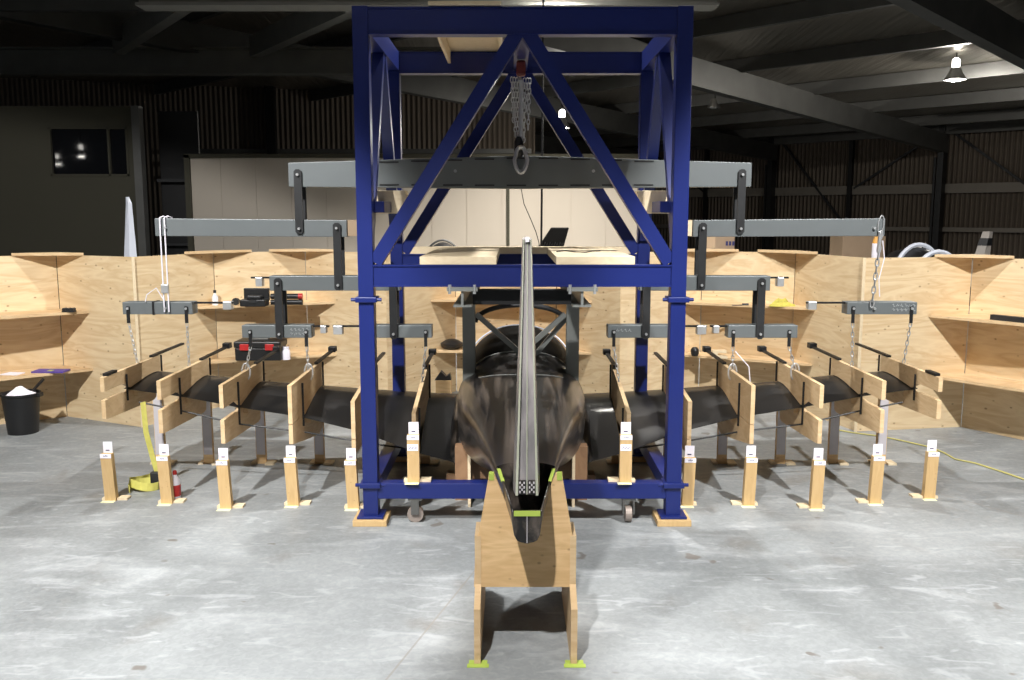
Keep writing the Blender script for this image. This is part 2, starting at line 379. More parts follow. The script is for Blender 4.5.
struct(xbeam(-14, .4, 15.9, 3.92, 4.36, .3), 'roof_beam', GALVL)
for qa, qb in (((118, 44), (192, -8)), ((255, 47), (352, 0))):
    struct(MB().bar(spot(qa[0], qa[1], 15.85), spot(qb[0], qb[1], 12.0), .18, .34), 'roof_beam', GALVL)
struct(xbeam(-4.0, 2.2, 10.0, 3.745, 4.1, .3), 'roof_beam', GALVL)
struct(MB().bar((-8, 13.0, 4.42), (-2.3, 13.0, 4.42), .12, .2), 'roof_purlin_beam', GALV)
for z, h in ((3.10, .12), (2.78, .14), (2.42, .14)):
    struct(MB().box(-9.0, .5, 23.85, 23.99, z, z + h), 'trim_girt', GALV)
struct(MB().box(-6.28, -6.05, 23.6, 23.84, 0, 4.8), 'wall_column', BLACK)
# the office lean-to: front darkened by painted shade, with a window, doorway and the cream partition
a, b_ = spot(-60, 200, 12).x, spot(137, 200, 12).x
topz = spot(100, 106, 12).z
wx0, wx1, wz1, wz0 = spot(48, 127, 12).x, spot(127, 127, 12).x, spot(48, 127, 12).z, spot(48, 176, 12).z
struct(MB().box(-12, wx0, 12, 12.12, 0, topz).box(wx1, b_, 12, 12.12, 0, topz).box(wx0, wx1, 12, 12.12, 0, wz0).box(wx0, wx1, 12, 12.12, wz1, topz), 'wall_left', SHADEWALL)
win = struct(MB().box(wx0, wx1, 12.03, 12.05, wz0, wz1), 'window_1', GLASSD)
fr = MB(); t_ = .025
fr.box(wx0, wx1, 11.985, 12.03, wz0, wz0 + t_).box(wx0, wx1, 11.985, 12.03, wz1 - t_, wz1).box(wx0, wx0 + t_, 11.985, 12.03, wz0, wz1).box(wx1 - t_, wx1, 11.985, 12.03, wz0, wz1)
mx = spot(109, 150, 12).x; fr.box(mx - .012, mx + .012, 11.985, 12.03, wz0, wz1)
fr.build('window_frame', SHADEWALL, win)
dx0, dx1 = b_, spot(187, 200, 12).x
struct(MB().box(dx0, dx0 + .10, 11.96, 12.1, 0, topz), 'door_1_jamb', GALV)
struct(MB().box(dx0 + .1, dx1 - .02, 12.6, 12.65, 0, topz), 'door_1', PLASTIC)
struct(MB().box(dx0 + .1, dx1 - .1, 12.45, 12.5, 1.98, 2.02).box(dx0 + .1, dx1 - .1, 12.45, 12.5, 1.12, 1.15), 'door_1_rail', STRAP)
cz = spot(300, 158, 12).z; c1_ = spot(641, 200, 12).x
mb = MB(); n_ = 13; cw = (c1_ - dx1) / n_
for i in range(n_): mb.box(dx1 + i * cw + .004, dx1 + (i + 1) * cw - .004, 12, 12.08, 0, cz)
mb.box(dx1, c1_, 12.01, 12.07, 0, cz - .01)
struct(mb, 'wall_partition', CREAM)
struct(MB().box(dx1, dx1 + .07, 11.95, 12.1, 0, cz + .04).box(dx1, c1_, 11.95, 12.1, cz, cz + .05).box(spot(508, 200, 12).x - .02, spot(508, 200, 12).x + .02, 11.97, 12.0, 0, cz), 'trim_1', SHADEWALL)
struct(MB().box(c1_, c1_ + .1, 12, 14.5, 0, cz), 'wall_partition_end', CREAM)

# ------------------------------------------------------------------ hangar lamps
def lamp(loc, lit, label, watts=0, r=.19, drop=None):
    x, y, z = loc; t = thing('high_bay_lamp', loc, label, 'lamp', 'high bay lamps under the roof')
    MB().lathe([(r, 0), (r * 1.02, .01), (r * .62, .13), (r * .42, .22), (r * .40, .20), (r * .58, .12), (r * .95, .004)], loc, 20).build('shade', DOME, t, smooth=True)
    MB().lathe([(.055, .21), (.065, .24), (.065, .36), (.03, .39)], loc, 14).build('neck', NECK if lit else GALV, t, smooth=True)
    bz = roof_z(x, y)
    MB().cyl((x, y, z + .38), (x, y, max(bz, z + .5)), .012, 8).build('hanger', BLACK, t)
    MB().lathe([(.01, -.02), (r * .5, -.015), (r * .80, .008), (r * .5, .10), (.03, .16)], loc, 14).build('bulb', BULB if lit else DIMGLASS, t, smooth=True)
    if lit and watts:
        l = bpy.data.lights.new('lamp_light', 'POINT'); l.energy = watts; l.shadow_soft_size = .1; l.color = (1, .95, .86)
        o = bpy.data.objects.new('lamp_light', l); COL.objects.link(o); o.location = (x, y, z - .03)
    return t
lamp(tuple(KEY_L), True, 'lit high bay lamp hanging over the left wing, out of view')
lamp(tuple(KEY_R), True, 'lit high bay lamp hanging over the right wing, out of view')
lamp(FRONT_L, True, 'lit high bay lamp hanging in front of the tail stand, out of view')
lamp(TOP_L, True, 'lit high bay lamp straight above the cockpit, out of view')
lamp(tuple(BACK), True, 'lit high bay lamp over the back of the plywood enclosure')
lamp((-14.0, -5.9, 3.40), True, 'far lit lamp mirrored at the middle of the dark window, out of view', 0, .16)
lamp((-17.75, -11.9, 3.48), True, 'farthest lit lamp mirrored low in the dark window, out of view', 0, .18)
p = spot(955, 80, 17); lamp((p.x, p.y, p.z), True, 'bright lit bell lamp hanging high in front of the brown cladding', 450)
p = spot(562, 128, 20); lamp((p.x, p.y, p.z), True, 'small distant lit lamp seen between the blue diagonals', 200, .17)
p = spot(714, 108, 22); lamp((p.x, p.y, p.z), False, 'unlit bell lamp under the roof just beside the blue frame', 0, .15)

# ------------------------------------------------------------------ plywood enclosure
def nd(px, Y): return Vector((spot(px, 340, Y).x, Y, 0))
E0 = Vector((-4.5, 6.05, 0)); C1 = nd(62, 6.85); J1 = nd(137, 6.49); C2 = nd(217, 7.2); C3 = nd(308, 7.55); J2 = nd(387, 7.2)
C4 = nd(456, 7.85); C5 = nd(556, 7.85); J3 = nd(620, 7.25); C6 = nd(700, 7.55); C7 = nd(792, 7.2); J4 = nd(861, 6.36); C8 = nd(967, 6.5); E9 = Vector((3.95, 5.45, 0))
nodes = [E0, C1, J1, C2, C3, J2, C4, C5, J3, C6, C7, J4, C8, E9]
HP = 1.245
pl_lab = ['far left plywood panel behind the rubbish bin', 'plywood panel between the bin alcove and the first white joint on the left', 'plywood panel left of the clear bottle, meeting the bin alcove',
          'plywood panel behind the black drill case and red-latched toolbox', 'plywood panel just left of the blue frame, beyond the grey counterweights', 'plywood panel seen through the left bay of the blue frame',
          'plywood panel across the back, behind the dark open cockpit', 'plywood panel seen through the right bay of the blue frame, over the inner right wing', 'plywood panel right of the blue frame beside the wood block',
          'plywood panel behind the crumpled yellow rag', 'plywood panel with a straight joint line beyond the fourth and fifth right ribs', 'knotty plywood panel beyond the right wing tip', 'far right plywood panel behind the steel bar']
g_pan = 'plywood panels of the zigzag enclosure'
for i in range(len(nodes) - 1):
    a, b_ = nodes[i], nodes[i + 1]; d = (b_ - a).normalized(); nout = Vector((-d.y, d.x, 0))
    a2, b2 = a + d * .003, b_ - d * .003
    mb = MB(); mb.prism([(p.x, p.y) for p in (a2, b2, b2 + nout * .018, a2 + nout * .018)], 'z', 0, HP)
    o = mb.build('plywood_sheet', PLY); tag(o, pl_lab[i], 'plywood panel', g_pan)
for p_, lab in ((J1, 'left'), (J4, 'right')):
    nv = (Vector((C, 3.5, 0)) - p_).normalized(); tv = Vector((-nv.y, nv.x, 0)); pc = p_ + nv * .008
    o = MB().prism([(q.x, q.y) for q in (pc - tv * .010, pc + tv * .010, pc + tv * .010 + nv * .006, pc - tv * .010 + nv * .006)], 'z', 0, HP).build('joint_strip', PALE)
    tag(o, f'narrow pale wood strip covering the upright joint in the {lab} plywood sheets', 'strip', 'joint strips on the enclosure')
def on(a, b_, px):
    # the point of the run a-b that stands on the line of sight through column px
    best = min((abs((a.lerp(b_, k / 400).x * F / (a.lerp(b_, k / 400).y * math.cos(TH) + .7 * math.sin(TH)) + CX) - px), k) for k in range(401)); return a.lerp(b_, best[1] / 400)
def inset(p, c, e=.004): return p + (Vector((C, 3.5, 0)) - p).normalized() * e
def slab(pts, z, t, name, label, cat, group):
    mb = MB(); mb.prism([(p.x, p.y) for p in pts], 'z', z - t, z); return tag(mb.build(name, PLYN), label, cat, group)
g_gus = 'triangular corner plates on the enclosure'
for (a, c, b_, lab) in ((E0, C1, J1, 'bin alcove'), (J1, C2, C3, 'corner above the clear bottle'), (C2, C3, J2, 'corner above the black drill case'), (J2, C4, C5, 'middle corner behind the frame, left half'),
                        (C4, C5, J3, 'middle corner behind the frame, right half'), (J3, C6, C7, 'corner above the wood block'), (C6, C7, J4, 'corner above the yellow rag'), (J4, C8, E9, 'corner past the right wing tip')):
    pa = c + (a - c).normalized() * .30; pb = c + (b_ - c).normalized() * .30
    slab([inset(pa, c), inset(c, c, .006), inset(pb, c)], HP + .0205, .02, 'corner_plate', 'triangular plywood plate on top of the wall, ' + lab, 'corner plate', g_gus)
S1, S2 = .835, .400
g_sh = 'plywood shelves in the enclosure alcoves'
p0 = on(C1, J1, 89); q0 = E0.lerp(C1, .18)
lft = [inset(p0, C1), inset(C1, C1, .006), inset(q0, C1), q0 + Vector((.12, -.42, 0))]
slab(lft, S1, .018, 'plywood_shelf', 'upper plywood shelf in the far left alcove with a small metal part', 'shelf', g_sh)
slab(lft, S2, .018, 'plywood_shelf', 'lower plywood shelf over the rubbish bin holding paper and a purple folder', 'shelf', g_sh)
p0, p1 = on(J1, C2, 193), on(C3, J2, 335)
mid = [inset(p0, C2), inset(C2, C2, .006), inset(C3, C3, .006), inset(p1, C3)]
slab(mid, S1, .018, 'plywood_shelf', 'upper plywood shelf holding the black drill case, left of the frame', 'shelf', g_sh)
slab(mid, S2, .018, 'plywood_shelf', 'lower plywood shelf holding the black and red toolbox', 'shelf', g_sh)
p0, p1 = on(J2, C4, 431), on(C5, J3, 592)
cen = [inset(p0, C4), inset(C4, C4, .006), inset(C5, C5, .006), inset(p1, C5)]
slab(cen, S1, .018, 'plywood_shelf', 'upper plywood shelf at the back, behind the grey steel posts', 'shelf', g_sh)
slab(cen, S2, .018, 'plywood_shelf', 'lower plywood shelf at the back, behind the open cockpit', 'shelf', g_sh)
p0, p1 = on(J3, C6, 672), on(C7, J4, 815)
rgt = [inset(p0, C6), inset(C6, C6, .006), inset(C7, C7, .006), inset(p1, C7)]
slab(rgt, S1, .018, 'plywood_shelf', 'upper plywood shelf with a yellow rag, right of the frame', 'shelf', g_sh)
slab(rgt, S2, .018, 'plywood_shelf', 'lower plywood shelf with a wood block, right of the frame', 'shelf', g_sh)
p0 = on(J4, C8, 929); q0 = C8.lerp(E9, .95)
rr_ = [inset(p0, C8), inset(C8, C8, .006), inset(q0, C8), q0 + Vector((-.10, -.25, 0))]
slab(rr_, S1, .018, 'plywood_shelf', 'upper plywood shelf at far right carrying a steel bar', 'shelf', g_sh)
slab(rr_, S2, .018, 'plywood_shelf', 'lower bare plywood shelf at far right beyond the wing tip', 'shelf', g_sh)

# ------------------------------------------------------------------ blue load frame
fr = thing('steel_test_rig', (C, 5.0, 0), 'tall blue painted steel test frame straddling the black fuselage', 'test frame')
PX, YF, YB, PW = .7625, 4.44, 5.63, .075
FT = .043
for sx in (-1, 1):
    for Y in (YF, YB):
        x = C + sx * PX
        po = MB().box(x - PW / 2, x + PW / 2, Y - PW / 2, Y + PW / 2, FT, 2.514).build('post', BLUE, fr, bevel=.003)
        MB().box(x - .066, x + .066, Y - .066, Y + .066, FT - .012, FT).build('foot_plate', BLUE, po, bevel=.002)
        col = MB()
        for z in (.186, 1.122): col.box(x - .052, x + .052, Y - .052, Y + .052, z, z + .026)
        col.build('collar', BLUE, po, bevel=.003)
        pin = MB()
        for z in (.199, 1.135): pin.cyl((x - .075, Y - .03, z), (x + .075, Y - .03, z), .009, 10)
        pin.build('pin', BLUE, po)
def chan(mb, x0, x1, Y, z0, z1, w=PW, t=.008, face=-1):
    # a rolled channel: web towards the room, flanges behind
    mb.box(x0, x1, Y - w / 2, Y + w / 2, z1 - t, z1).box(x0, x1, Y - w / 2, Y + w / 2, z0, z0 + t)
    yw = Y - w / 2 + .010 if face < 0 else Y + w / 2 - .010
    mb.box(x0, x1, yw - t / 2, yw + t / 2, z0 + t, z1 - t); return mb
xi0, xi1 = C - PX + PW / 2, C + PX - PW / 2
for Y, f in ((YF, -1), (YB, -1)):
    chan(MB(), xi0, xi1, Y, 2.385, 2.510, face=f).build('top_rail', BLUE, fr)
    chan(MB(), xi0, xi1, Y, 1.198, 1.305, face=f).build('middle_rail', BLUE, fr)
    MB().box(xi0, xi1, Y - .035, Y + .035, .128, .208).build('bottom_rail', BLUE, fr, bevel=.003)
for sx in (-1, 1):
    x = C + sx * PX
    MB().box(x - .035, x + .035, YF + PW / 2, YB - PW / 2, 2.40, 2.51).build('top_rail', BLUE, fr)
    MB().box(x - .035, x + .035, YF + PW / 2, YB - PW / 2, .128, .208).build('bottom_rail', BLUE, fr, bevel=.003)
    for Ye, d in ((YF, 1), (YB, -1)):
        MB().bar((x, (YF + YB) / 2 + d * -.03, 2.40), (x, Ye + d * .04, 1.40), .05, .06, (1, 0, 0)).build('side_brace', BLUE, fr)
for Y in (YF, YB):
    for sx in (-1, 1):
        MB().bar((C + sx * .022, Y, 2.40), (C + sx * (PX - .045), Y, 1.315), .066, .066, (0, 1, 0)).build('diagonal_brace', BLUE, fr)
MB().box(C - .04, C + .04, YF + PW / 2, YB - PW / 2, 2.40, 2.47).build('hoist_rail', BLUE, fr)
for sx in (-1, 1):
    x = C + sx * .735
    xo, xi = C + sx * .76, C + sx * .675
    MB().box(xo, xi, YF + PW / 2, 4.74, 1.557, 1.612).build('side_arm', BLUE, fr, bevel=.002)
    cx_ = C + sx * .54
    cs = MB().box(cx_ - .035, cx_ + .035, YF - .03, YF + .04, .117, .128).box(cx_ - .03, cx_ - .022, YF - .03, YF + .02, .045, .117).box(cx_ + .022, cx_ + .03, YF - .03, YF + .02, .045, .117)
    if sx < 0: cs = MB().box(cx_ - .035, cx_ + .035, YF - .03, YF + .04, .117, .128).box(cx_ - .02, cx_ + .02, YF - .035, YF - .027, .045, .117).box(cx_ - .02, cx_ + .02, YF + .017, YF + .025, .045, .117)
    cobj = cs.build('castor', GALV, fr)
    if sx > 0: MB().cyl((cx_ - .016, YF - .005, .042), (cx_ + .016, YF - .005, .042), .041, 20).cyl((cx_ - .02, YF - .005, .042), (cx_ + .02, YF - .005, .042), .013, 10).build('wheel', WHEELM, cobj)
    else: MB().cyl((cx_, YF - .021, .042), (cx_, YF + .011, .042), .041, 20).build('wheel', WHEELM, cobj)
pads = [('front left', -1, YF), ('front right', 1, YF), ('back left', -1, YB), ('back right', 1, YB)]
for nm, sx, Y in pads:
    x = C + sx * PX
    o = MB().box(x - .085, x + .085, Y - .085, Y + .085, 0, FT - .0125).build('wooden_pad', PINE, bevel=.002)
    tag(o, f'square pale wooden pad under the {nm} post of the blue frame', 'wooden pad', 'wooden pads under the frame feet')
for sx, nm in ((-1, 'left'), (1, 'right')):
    x0, x1 = C + sx * .775, C + sx * .60
    o = MB().box(x0, x1, 4.742, 4.86, 1.552, 1.67).build('wood_packer', PALE, bevel=.003); tag(o, f'pale wood block on the {nm} blue arm guiding the main beam', 'wood block', 'wood blocks beside the main load beam')
# boards across the frame
for nm, a, b_ in (('left', -.499, -.125), ('right', .165, .548)):
    o = MB().box(C + a, C + b_, YF - .03, 5.555, 1.3055, 1.345).build('plank', PALE, bevel=.002)
    tag(o, f'pale plywood plank lying front to back across the {nm} half of the blue middle rails', 'plank', 'planks on the frame middle rails')
o = MB().box(C - .70, C + .72, 5.60, 5.69, 1.3055, 1.349).build('plank', PALE, bevel=.002); tag(o, 'long whitish plank lying sideways on the back middle rail', 'plank', 'planks on the frame middle rails')
t = thing('roof_board', (C - .25, 5.0, 2.511), 'plywood tray board with side battens on top of the blue frame', 'board')
xa, xb = C - .44, C - .10
MB().box(xa, xb, YF - .06, YB + .06, 2.5145, 2.53).build('sheet', PALE, t)
for x in (xa + .008, xb - .02): MB().box(x, x + .016, YF + .05, YB - .05, 2.44, 2.514).build('batten', PALE, t)

# ------------------------------------------------------------------ hoist
ht = thing('chain_hoist', (C, 5.2, 1.78), 'steel chain hoist with red hook block hanging from the frame top', 'hoist')
MB().box(C - .026, C + .026, 5.17, 5.23, 2.31, 2.395).build('hook_block', REDPAINT, ht, bevel=.012)
ch = MB()
def chain_mb(mb, p, q, pitch=.026, w=.008, r=.003):
    p, q = Vector(p), Vector(q); n = max(2, int((q - p).length / pitch)); d = (q - p).normalized()
    s1 = d.cross(Vector((.3, 1, .1))).normalized(); s2 = d.cross(s1)
    for i in range(n):
        c = p.lerp(q, (i + .5) / n); mb.torus(c, (q - p).length / n * .66, w, r, s1 if i % 2 else s2, d, 8, 4)
    return mb
for dx, z1 in ((-.022, 1.93), (.020, 1.95), (.050, 2.02), (-.052, 2.06), (.036, 2.12), (-.038, 1.98)): chain_mb(ch, (C + dx, 5.2 + dx * .4, 2.3), (C + dx * .8, 5.2, z1))
ch.build('chain', ZINC, ht)
MB().tube([(C + (.036 + .006 * math.sin(q)) * math.cos(q) * (1 if math.sin(q) < .3 else .8), 5.165, 1.85 + .072 * math.sin(q)) for q in [2 * math.pi * k / 20 for k in range(20)]], .011, 8, True).build('shackle', ZINC, ht, smooth=True)
MB().lathe([(.010, 1.86), (.026, 1.88), (.026, 1.95), (.012, 1.98)], (C - .012, 5.19, 0), 12).build('swivel', BLACK, ht, smooth=True)
MB().cyl((C, 5.2, 1.95), (C, 5.2, 2.29), .013, 10).build('tie_rod', ZINC, ht, smooth=True)

# ------------------------------------------------------------------ whiffletree
YW = 5.20; BT = .09                                  # front face and thickness of the load bars
def xr(rel, s): return C - .005 + s * rel
SIDES = ((-1, 'left'), (1, 'right'))
def rhs(xa, xb, za0, za1, zb0, zb1, name, par, y0=YW, t=BT):
    xs = [xa, xb]; mb = MB()
    mb._add([(xa, y0, za0), (xb, y0, zb0), (xb, y0 + t, zb0), (xa, y0 + t, za0), (xa, y0, za1), (xb, y0, zb1), (xb, y0 + t, zb1), (xa, y0 + t, za1)],
            [(3, 2, 1, 0), (4, 5, 6, 7), (0, 1, 5, 4), (1, 2, 6, 5), (2, 3, 7, 6), (3, 0, 4, 7)])
    return mb.build(name, STEEL, par, bevel=.003)
def bolts(par, pts, y=YW - .004, r=.0075, nm='bolt'):
    for (x, z) in pts: MB().cyl((x, y - .012, z), (x, y + .006, z), r, 10).build(nm, ZINC, par)
t = thing('main_load_bar', (C, YW, 1.70), 'longest grey steel load bar hanging crosswise inside the blue frame from the hoist', 'load bar')
mb = MB()
xs = [xr(1.311, -1), C - .005, xr(1.311, 1)]
mb.prism([(xs[0], 1.703), (xs[1], 1.692), (xs[2], 1.703), (xs[2], 1.836), (xs[1], 1.876), (xs[0], 1.836)], 'y', YW, YW + BT)
mb.build('bar', STEEL, t, bevel=.003)
fl_ = MB()
for z0, z1 in ((1.700, 1.694), (1.828, 1.868)):
    for i in range(9):
        x = C - .80 + i * .18; k = 1 - abs(x - C) / 1.31; zz = z0 + (z1 - z0) * k + (.012 if z0 < 1.75 else -.008)
        fl_.box(x, x + .11, YW - .004, YW + .002, zz, zz + .008)
fl_.build('weld_line', STRAP, t)
bolts(t, [(C - .37, 1.79), (C + .41, 1.79), (C, 1.79)], r=.009)
def strap(x, z0, z1, w, label, sx):
    tt = thing('link_strap', (x, YW, z0), label, 'link strap', 'dark link straps joining the load bars')
    for y, nm in ((YW - .012, 'plate'), (YW + BT + .002, 'plate')):
        MB().prism([(x - w / 2, z0 + .012), (x - w / 2 + .012, z0), (x + w / 2 - .012, z0), (x + w / 2, z0 + .012), (x + w / 2, z1 - .012), (x + w / 2 - .012, z1), (x - w / 2 + .012, z1), (x - w / 2, z1 - .012)], 'y', y, y + .010).build(nm, STRAP, tt)
    bolts(tt, [(x, z0 + .03), (x, z1 - .03)], YW - .014)
    return tt
def scribble(par, x, z, y, mat, n=5, w=.018, h=.016, rows=1):
    mb = MB(); rnd = random.Random(int(x * 1000))
    for r_ in range(rows):
        for i in range(n):
            xx = x + i * w * 1.3; zz = z - r_ * h * 1.7
            mb.tube([(xx, y, zz + h * rnd.random()), (xx + w * .35, y, zz + h), (xx + w * .5, y, zz + h * .2 * rnd.random()), (xx + w * .9, y, zz + h * rnd.random())], .0014, 4)
    mb.build('pen_marks', mat, par)
SPAN = 'grey load bars of the lifting tree'
for s, nm in SIDES:
    strap(xr(1.256, s), 1.437, 1.80, .044, f'dark link strap from the {nm} end of the longest bar to the second tier', s)
    # second tier
    t = thing('load_bar', (xr(1.5, s), YW, 1.42), f'long second-tier grey load bar outside the blue frame on the {nm} wing side', 'load bar', SPAN)
    a, b_ = xr(.987, s), xr(2.082, s); rhs(a, b_, 1.42, 1.515, 1.425, 1.525, 'bar', t)
    MB().box(xr(.93, s), xr(.983, s), YW + .005, YW + BT - .005, 1.425, 1.515).build('wood_spacer', CARD if s < 0 else PALE, t)
    bolts(t, [(xr(2.02, s), 1.47)])
    strap(xr(1.043, s), 1.115, 1.50, .044, f'dark link strap from the {nm} second-tier bar to the third-tier bar', s)
    # third tier, inner
    t = thing('load_bar', (xr(1.05, s), YW, 1.11), f'third-tier grey load bar passing behind the {nm} front blue post', 'load bar', SPAN)
    a, b_ = xr(.69, s), xr(1.441, s); rhs(a, b_, 1.112, 1.197, 1.112, 1.197, 'bar', t)
    MB().box(b_, xr(1.555, s), YW + .03, YW + .05, 1.18, 1.19).build('rod', BLACK, t)
    MB().box(xr(1.485, s), xr(1.525, s), YW + .015, YW + .065, 1.135, 1.188).build('counterweight', ZINC, t, bevel=.004)
    for rel, w in ((1.39, 'outer'), (.73, 'inner')):
        strap(xr(rel, s), .832, 1.185, .044, f'dark link strap at the {w} end of the {nm} third-tier bar, above the fourth tier', s)
    # fourth tier
    t = thing('load_bar', (xr(1.4, s), YW, .84), f'lowest-tier grey load bar over the third and fourth {nm} ribs', 'load bar', SPAN)
    a, b_ = xr(1.207, s), xr(1.61, s); rhs(a, b_, .838, .911, .838, .911, 'bar', t)
    MB().box(a, xr(1.11, s), YW + .03, YW + .05, .897, .907).build('rod', BLACK, t)
    MB().box(xr(1.125, s), xr(1.16, s), YW + .015, YW + .065, .862, .907).build('counterweight', ZINC, t, bevel=.004)
    bolts(t, [(xr(1.561, s), .873), (xr(1.237, s), .873)])
    if s < 0: scribble(t, xr(1.33, s), .88, YW - .001, CHALK, 5, rows=2)
    t = thing('load_bar', (xr(.7, s), YW, .84), f'lowest-tier grey load bar over the two innermost {nm} ribs, crossing the blue post', 'load bar', SPAN)
    a, b_ = xr(.51, s), xr(.93, s); rhs(a, b_, .838, .911, .838, .911, 'bar', t)
    MB().box(b_, xr(1.09, s), YW + .03, YW + .05, .897, .907).build('rod', BLACK, t)
    MB().box(xr(1.03, s), xr(1.085, s), YW + .015, YW + .065, .855, .907).build('counterweight', ZINC, t, bevel=.004)
    bolts(t, [(xr(.545, s), .873), (xr(.9, s), .873)])
    if s > 0: scribble(t, xr(.56, s), .875, YW - .001, CHALK, 4)
    # third tier, outer
    t = thing('load_bar', (xr(2.1, s), YW, .97), f'short grey load bar hung on a sling over the two outermost {nm} ribs', 'load bar', SPAN)
    a, b_ = xr(1.89, s), xr(2.294, s); rhs(a, b_, .975, 1.046, .975, 1.046, 'bar', t)
    MB().box(a, xr(1.665, s), YW + .03, YW + .05, 1.034, 1.044).build('rod', BLACK, t)
    MB().box(xr(1.67, s), xr(1.72, s), YW + .015, YW + .065, 1.0, 1.048).build('counterweight', ZINC, t, bevel=.004)
    if s < 0: MB().box(xr(2.11, s), xr(2.10, s) - .022, YW - .003, YW + BT + .003, .972, 1.049).build('tape_band', BLACK, t)
    else: scribble(t, xr(2.15, s), 1.02, YW - .001, CHALK, 6, rows=2)
    bolts(t, [(xr(1.924, s), 1.01), (xr(2.26, s), 1.01), (xr(2.045, s), 1.01)])
    # sling between tier two and the outer bar
    xc = xr(2.035, s)
    if s < 0:
        t = thing('wire_sling', (xc, YW, 1.0), 'white wire sling looped over the left outer end of the second-tier bar', 'sling')
        for dx in (-.012, .014):
            MB().tube([(xc + dx, YW - .012, .99), (xc + dx, YW - .012, 1.53), (xc + dx, YW + .045, 1.537), (xc + dx, YW + BT + .012, 1.53), (xc + dx, YW + BT + .012, 1.44)], .0042, 6).build('wire', WHITE, t)
        MB().tube([(xc - .012, YW - .015, 1.06), (xc - .05, YW - .02, 1.13), (xc - .11, YW - .01, 1.09), (xc - .12, YW - .01, 1.05)], .003, 5).build('wire', WHITE, t)
        MB().box(xc - .022, xc + .022, YW - .026, YW - .008, 1.10, 1.15).build('clamp', ZINC, t, bevel=.004)
    else:
        t = thing('lifting_chain', (xc, YW, 1.0), 'bright steel chain joining the right second-tier bar to the outer short bar', 'chain')
        chain_mb(MB(), (xc + .02, YW - .015, 1.45), (xc - .01, YW - .015, 1.02), .036, .010, .0038).build('links', ZINC, t)
        MB().torus((xc + .02, YW - .008, 1.49), .05, .016, .0032, (0, 1, 0), (.1, 0, 1), 14, 6).build('shackle', ZINC, t)
        MB().cyl((xc + .012, YW - .015, 1.33), (xc + .016, YW - .015, 1.45), .011, 8).build('turnbuckle', ZINC, t)
        MB().tube([(xc + .03, YW - .02, 1.40), (xc + .045, YW - .02, 1.30), (xc + .02, YW - .02, 1.18), (xc + .03, YW - .02, 1.08)], .003, 5).build('tail_cord', WHITE, t)

# ------------------------------------------------------------------ glider airframe
ga = thing('glider_airframe', (C, 5.0, 0), 'black carbon fibre glider fuselage, fin and wings held in the blue frame', 'glider')
def sring(Y, a, zb, zm, zt, n=2.35, k=56, dx=0):
    r = []
    for j in range(k):
        t_ = 2 * math.pi * j / k; c_, s_ = math.cos(t_), math.sin(t_)
        x = a * math.copysign(abs(c_) ** (2 / n), c_); h = (zt - zm) if s_ > 0 else (zm - zb)
        r.append((C + x + dx, Y, zm + h * math.copysign(abs(s_) ** (2 / n), s_)))
    return r
FUS = [(3.18, .108, .452, .640, .662, 1.9), (3.5, .150, .435, .625, .662, 1.85), (3.9, .212, .375, .60, .664, 2.0), (4.3, .285, .285, .57, .668, 2.3), (4.6, .330, .20, .54, .672, 2.7),
       (4.9, .352, .135, .50, .675, 3.0), (5.2, .362, .10, .47, .672, 3.0), (5.6, .362, .09, .44, .66, 2.4), (6.05, .345, .10, .44, .635, 2.35), (6.5, .285, .16, .44, .59, 2.2), (6.85, .17, .27, .43, .53, 2.1), (7.0, .05, .36, .42, .45, 2)]
def interp(tab, n):
    out = []
    for i in range(len(tab) - 1):
        p0 = tab[max(i - 1, 0)]; p1 = tab[i]; p2 = tab[i + 1]; p3 = tab[min(i + 2, len(tab) - 1)]
        for k in range(n):
            t_ = k / n; out.append(tuple(.5 * ((2 * b1) + (-a1 + c1) * t_ + (2 * a1 - 5 * b1 + 4 * c1 - d1) * t_ * t_ + (-a1 + 3 * b1 - 3 * c1 + d1) * t_ ** 3) for a1, b1, c1, d1 in zip(p0, p1, p2, p3)))
    return out + [tab[-1]]
fus = MB().loft([sring(*r) for r in interp(FUS, 4)]).build('fuselage', CARBON, ga, smooth=True)
# tail end skin: an open V trough, cut back obliquely for the rudder
n_u = 33; mb = MB(); rings = []
endp = [(0, .462), (.030, .470), (.0415, .492), (.0445, .53), (.047, .574), (.072, .613), (.098, .645)]
def endat(t_):
    f = abs(t_) * 6; i = min(5, int(f)); k = f - i; return (endp[i][0] * (1 - k) + endp[i + 1][0] * k, endp[i][1] * (1 - k) + endp[i + 1][1] * k)
base = []
for j in range(n_u):
    t_ = -1 + 2 * j / (n_u - 1); ph = abs(t_) * math.pi / 2
    x = .108 * math.sin(ph) ** (2 / 1.9); z = .640 - .188 * max(0, math.cos(ph)) ** (2 / 1.9)
    base.append((math.copysign(x, t_), z))
for k in range(9):
    f = k / 8; ring = []
    for j in range(n_u):
        t_ = -1 + 2 * j / (n_u - 1); w, z = endat(t_); w = math.copysign(w, t_)
        ye = 2.90 if abs(t_) <= .667 else 2.90 + .23 * (abs(t_) - .667) / .333
        bx, bz = base[j]
        ring.append((C + bx * (1 - f) + w * f, 3.2 * (1 - f) + ye * f, bz * (1 - f) + z * f))
    rings.append(ring)
ts = MB().loft(rings, False, False).build('tail_skin', CARBON, fus, smooth=True)
sol = ts.modifiers.new('sol', 'SOLIDIFY'); sol.thickness = .006; sol.offset = 0
ce = [(C + math.copysign(endat(t_)[0], t_), endat(t_)[1]) for t_ in [(-4 + 8 * j / 24) / 6 for j in range(25)]]
MB().prism([(x, z) for x, z in ce], 'y', 2.898, 2.906).build('tail_cap', CARBON, fus)
MB().box(C - .0011, C + .0011, 2.8962, 2.898, .463, .556).build('seam', PAPERL, fus)
MB().box(C - .044, C + .044, 2.8945, 2.8985, .556, .574).build('tape_strip', TAPE, fus)
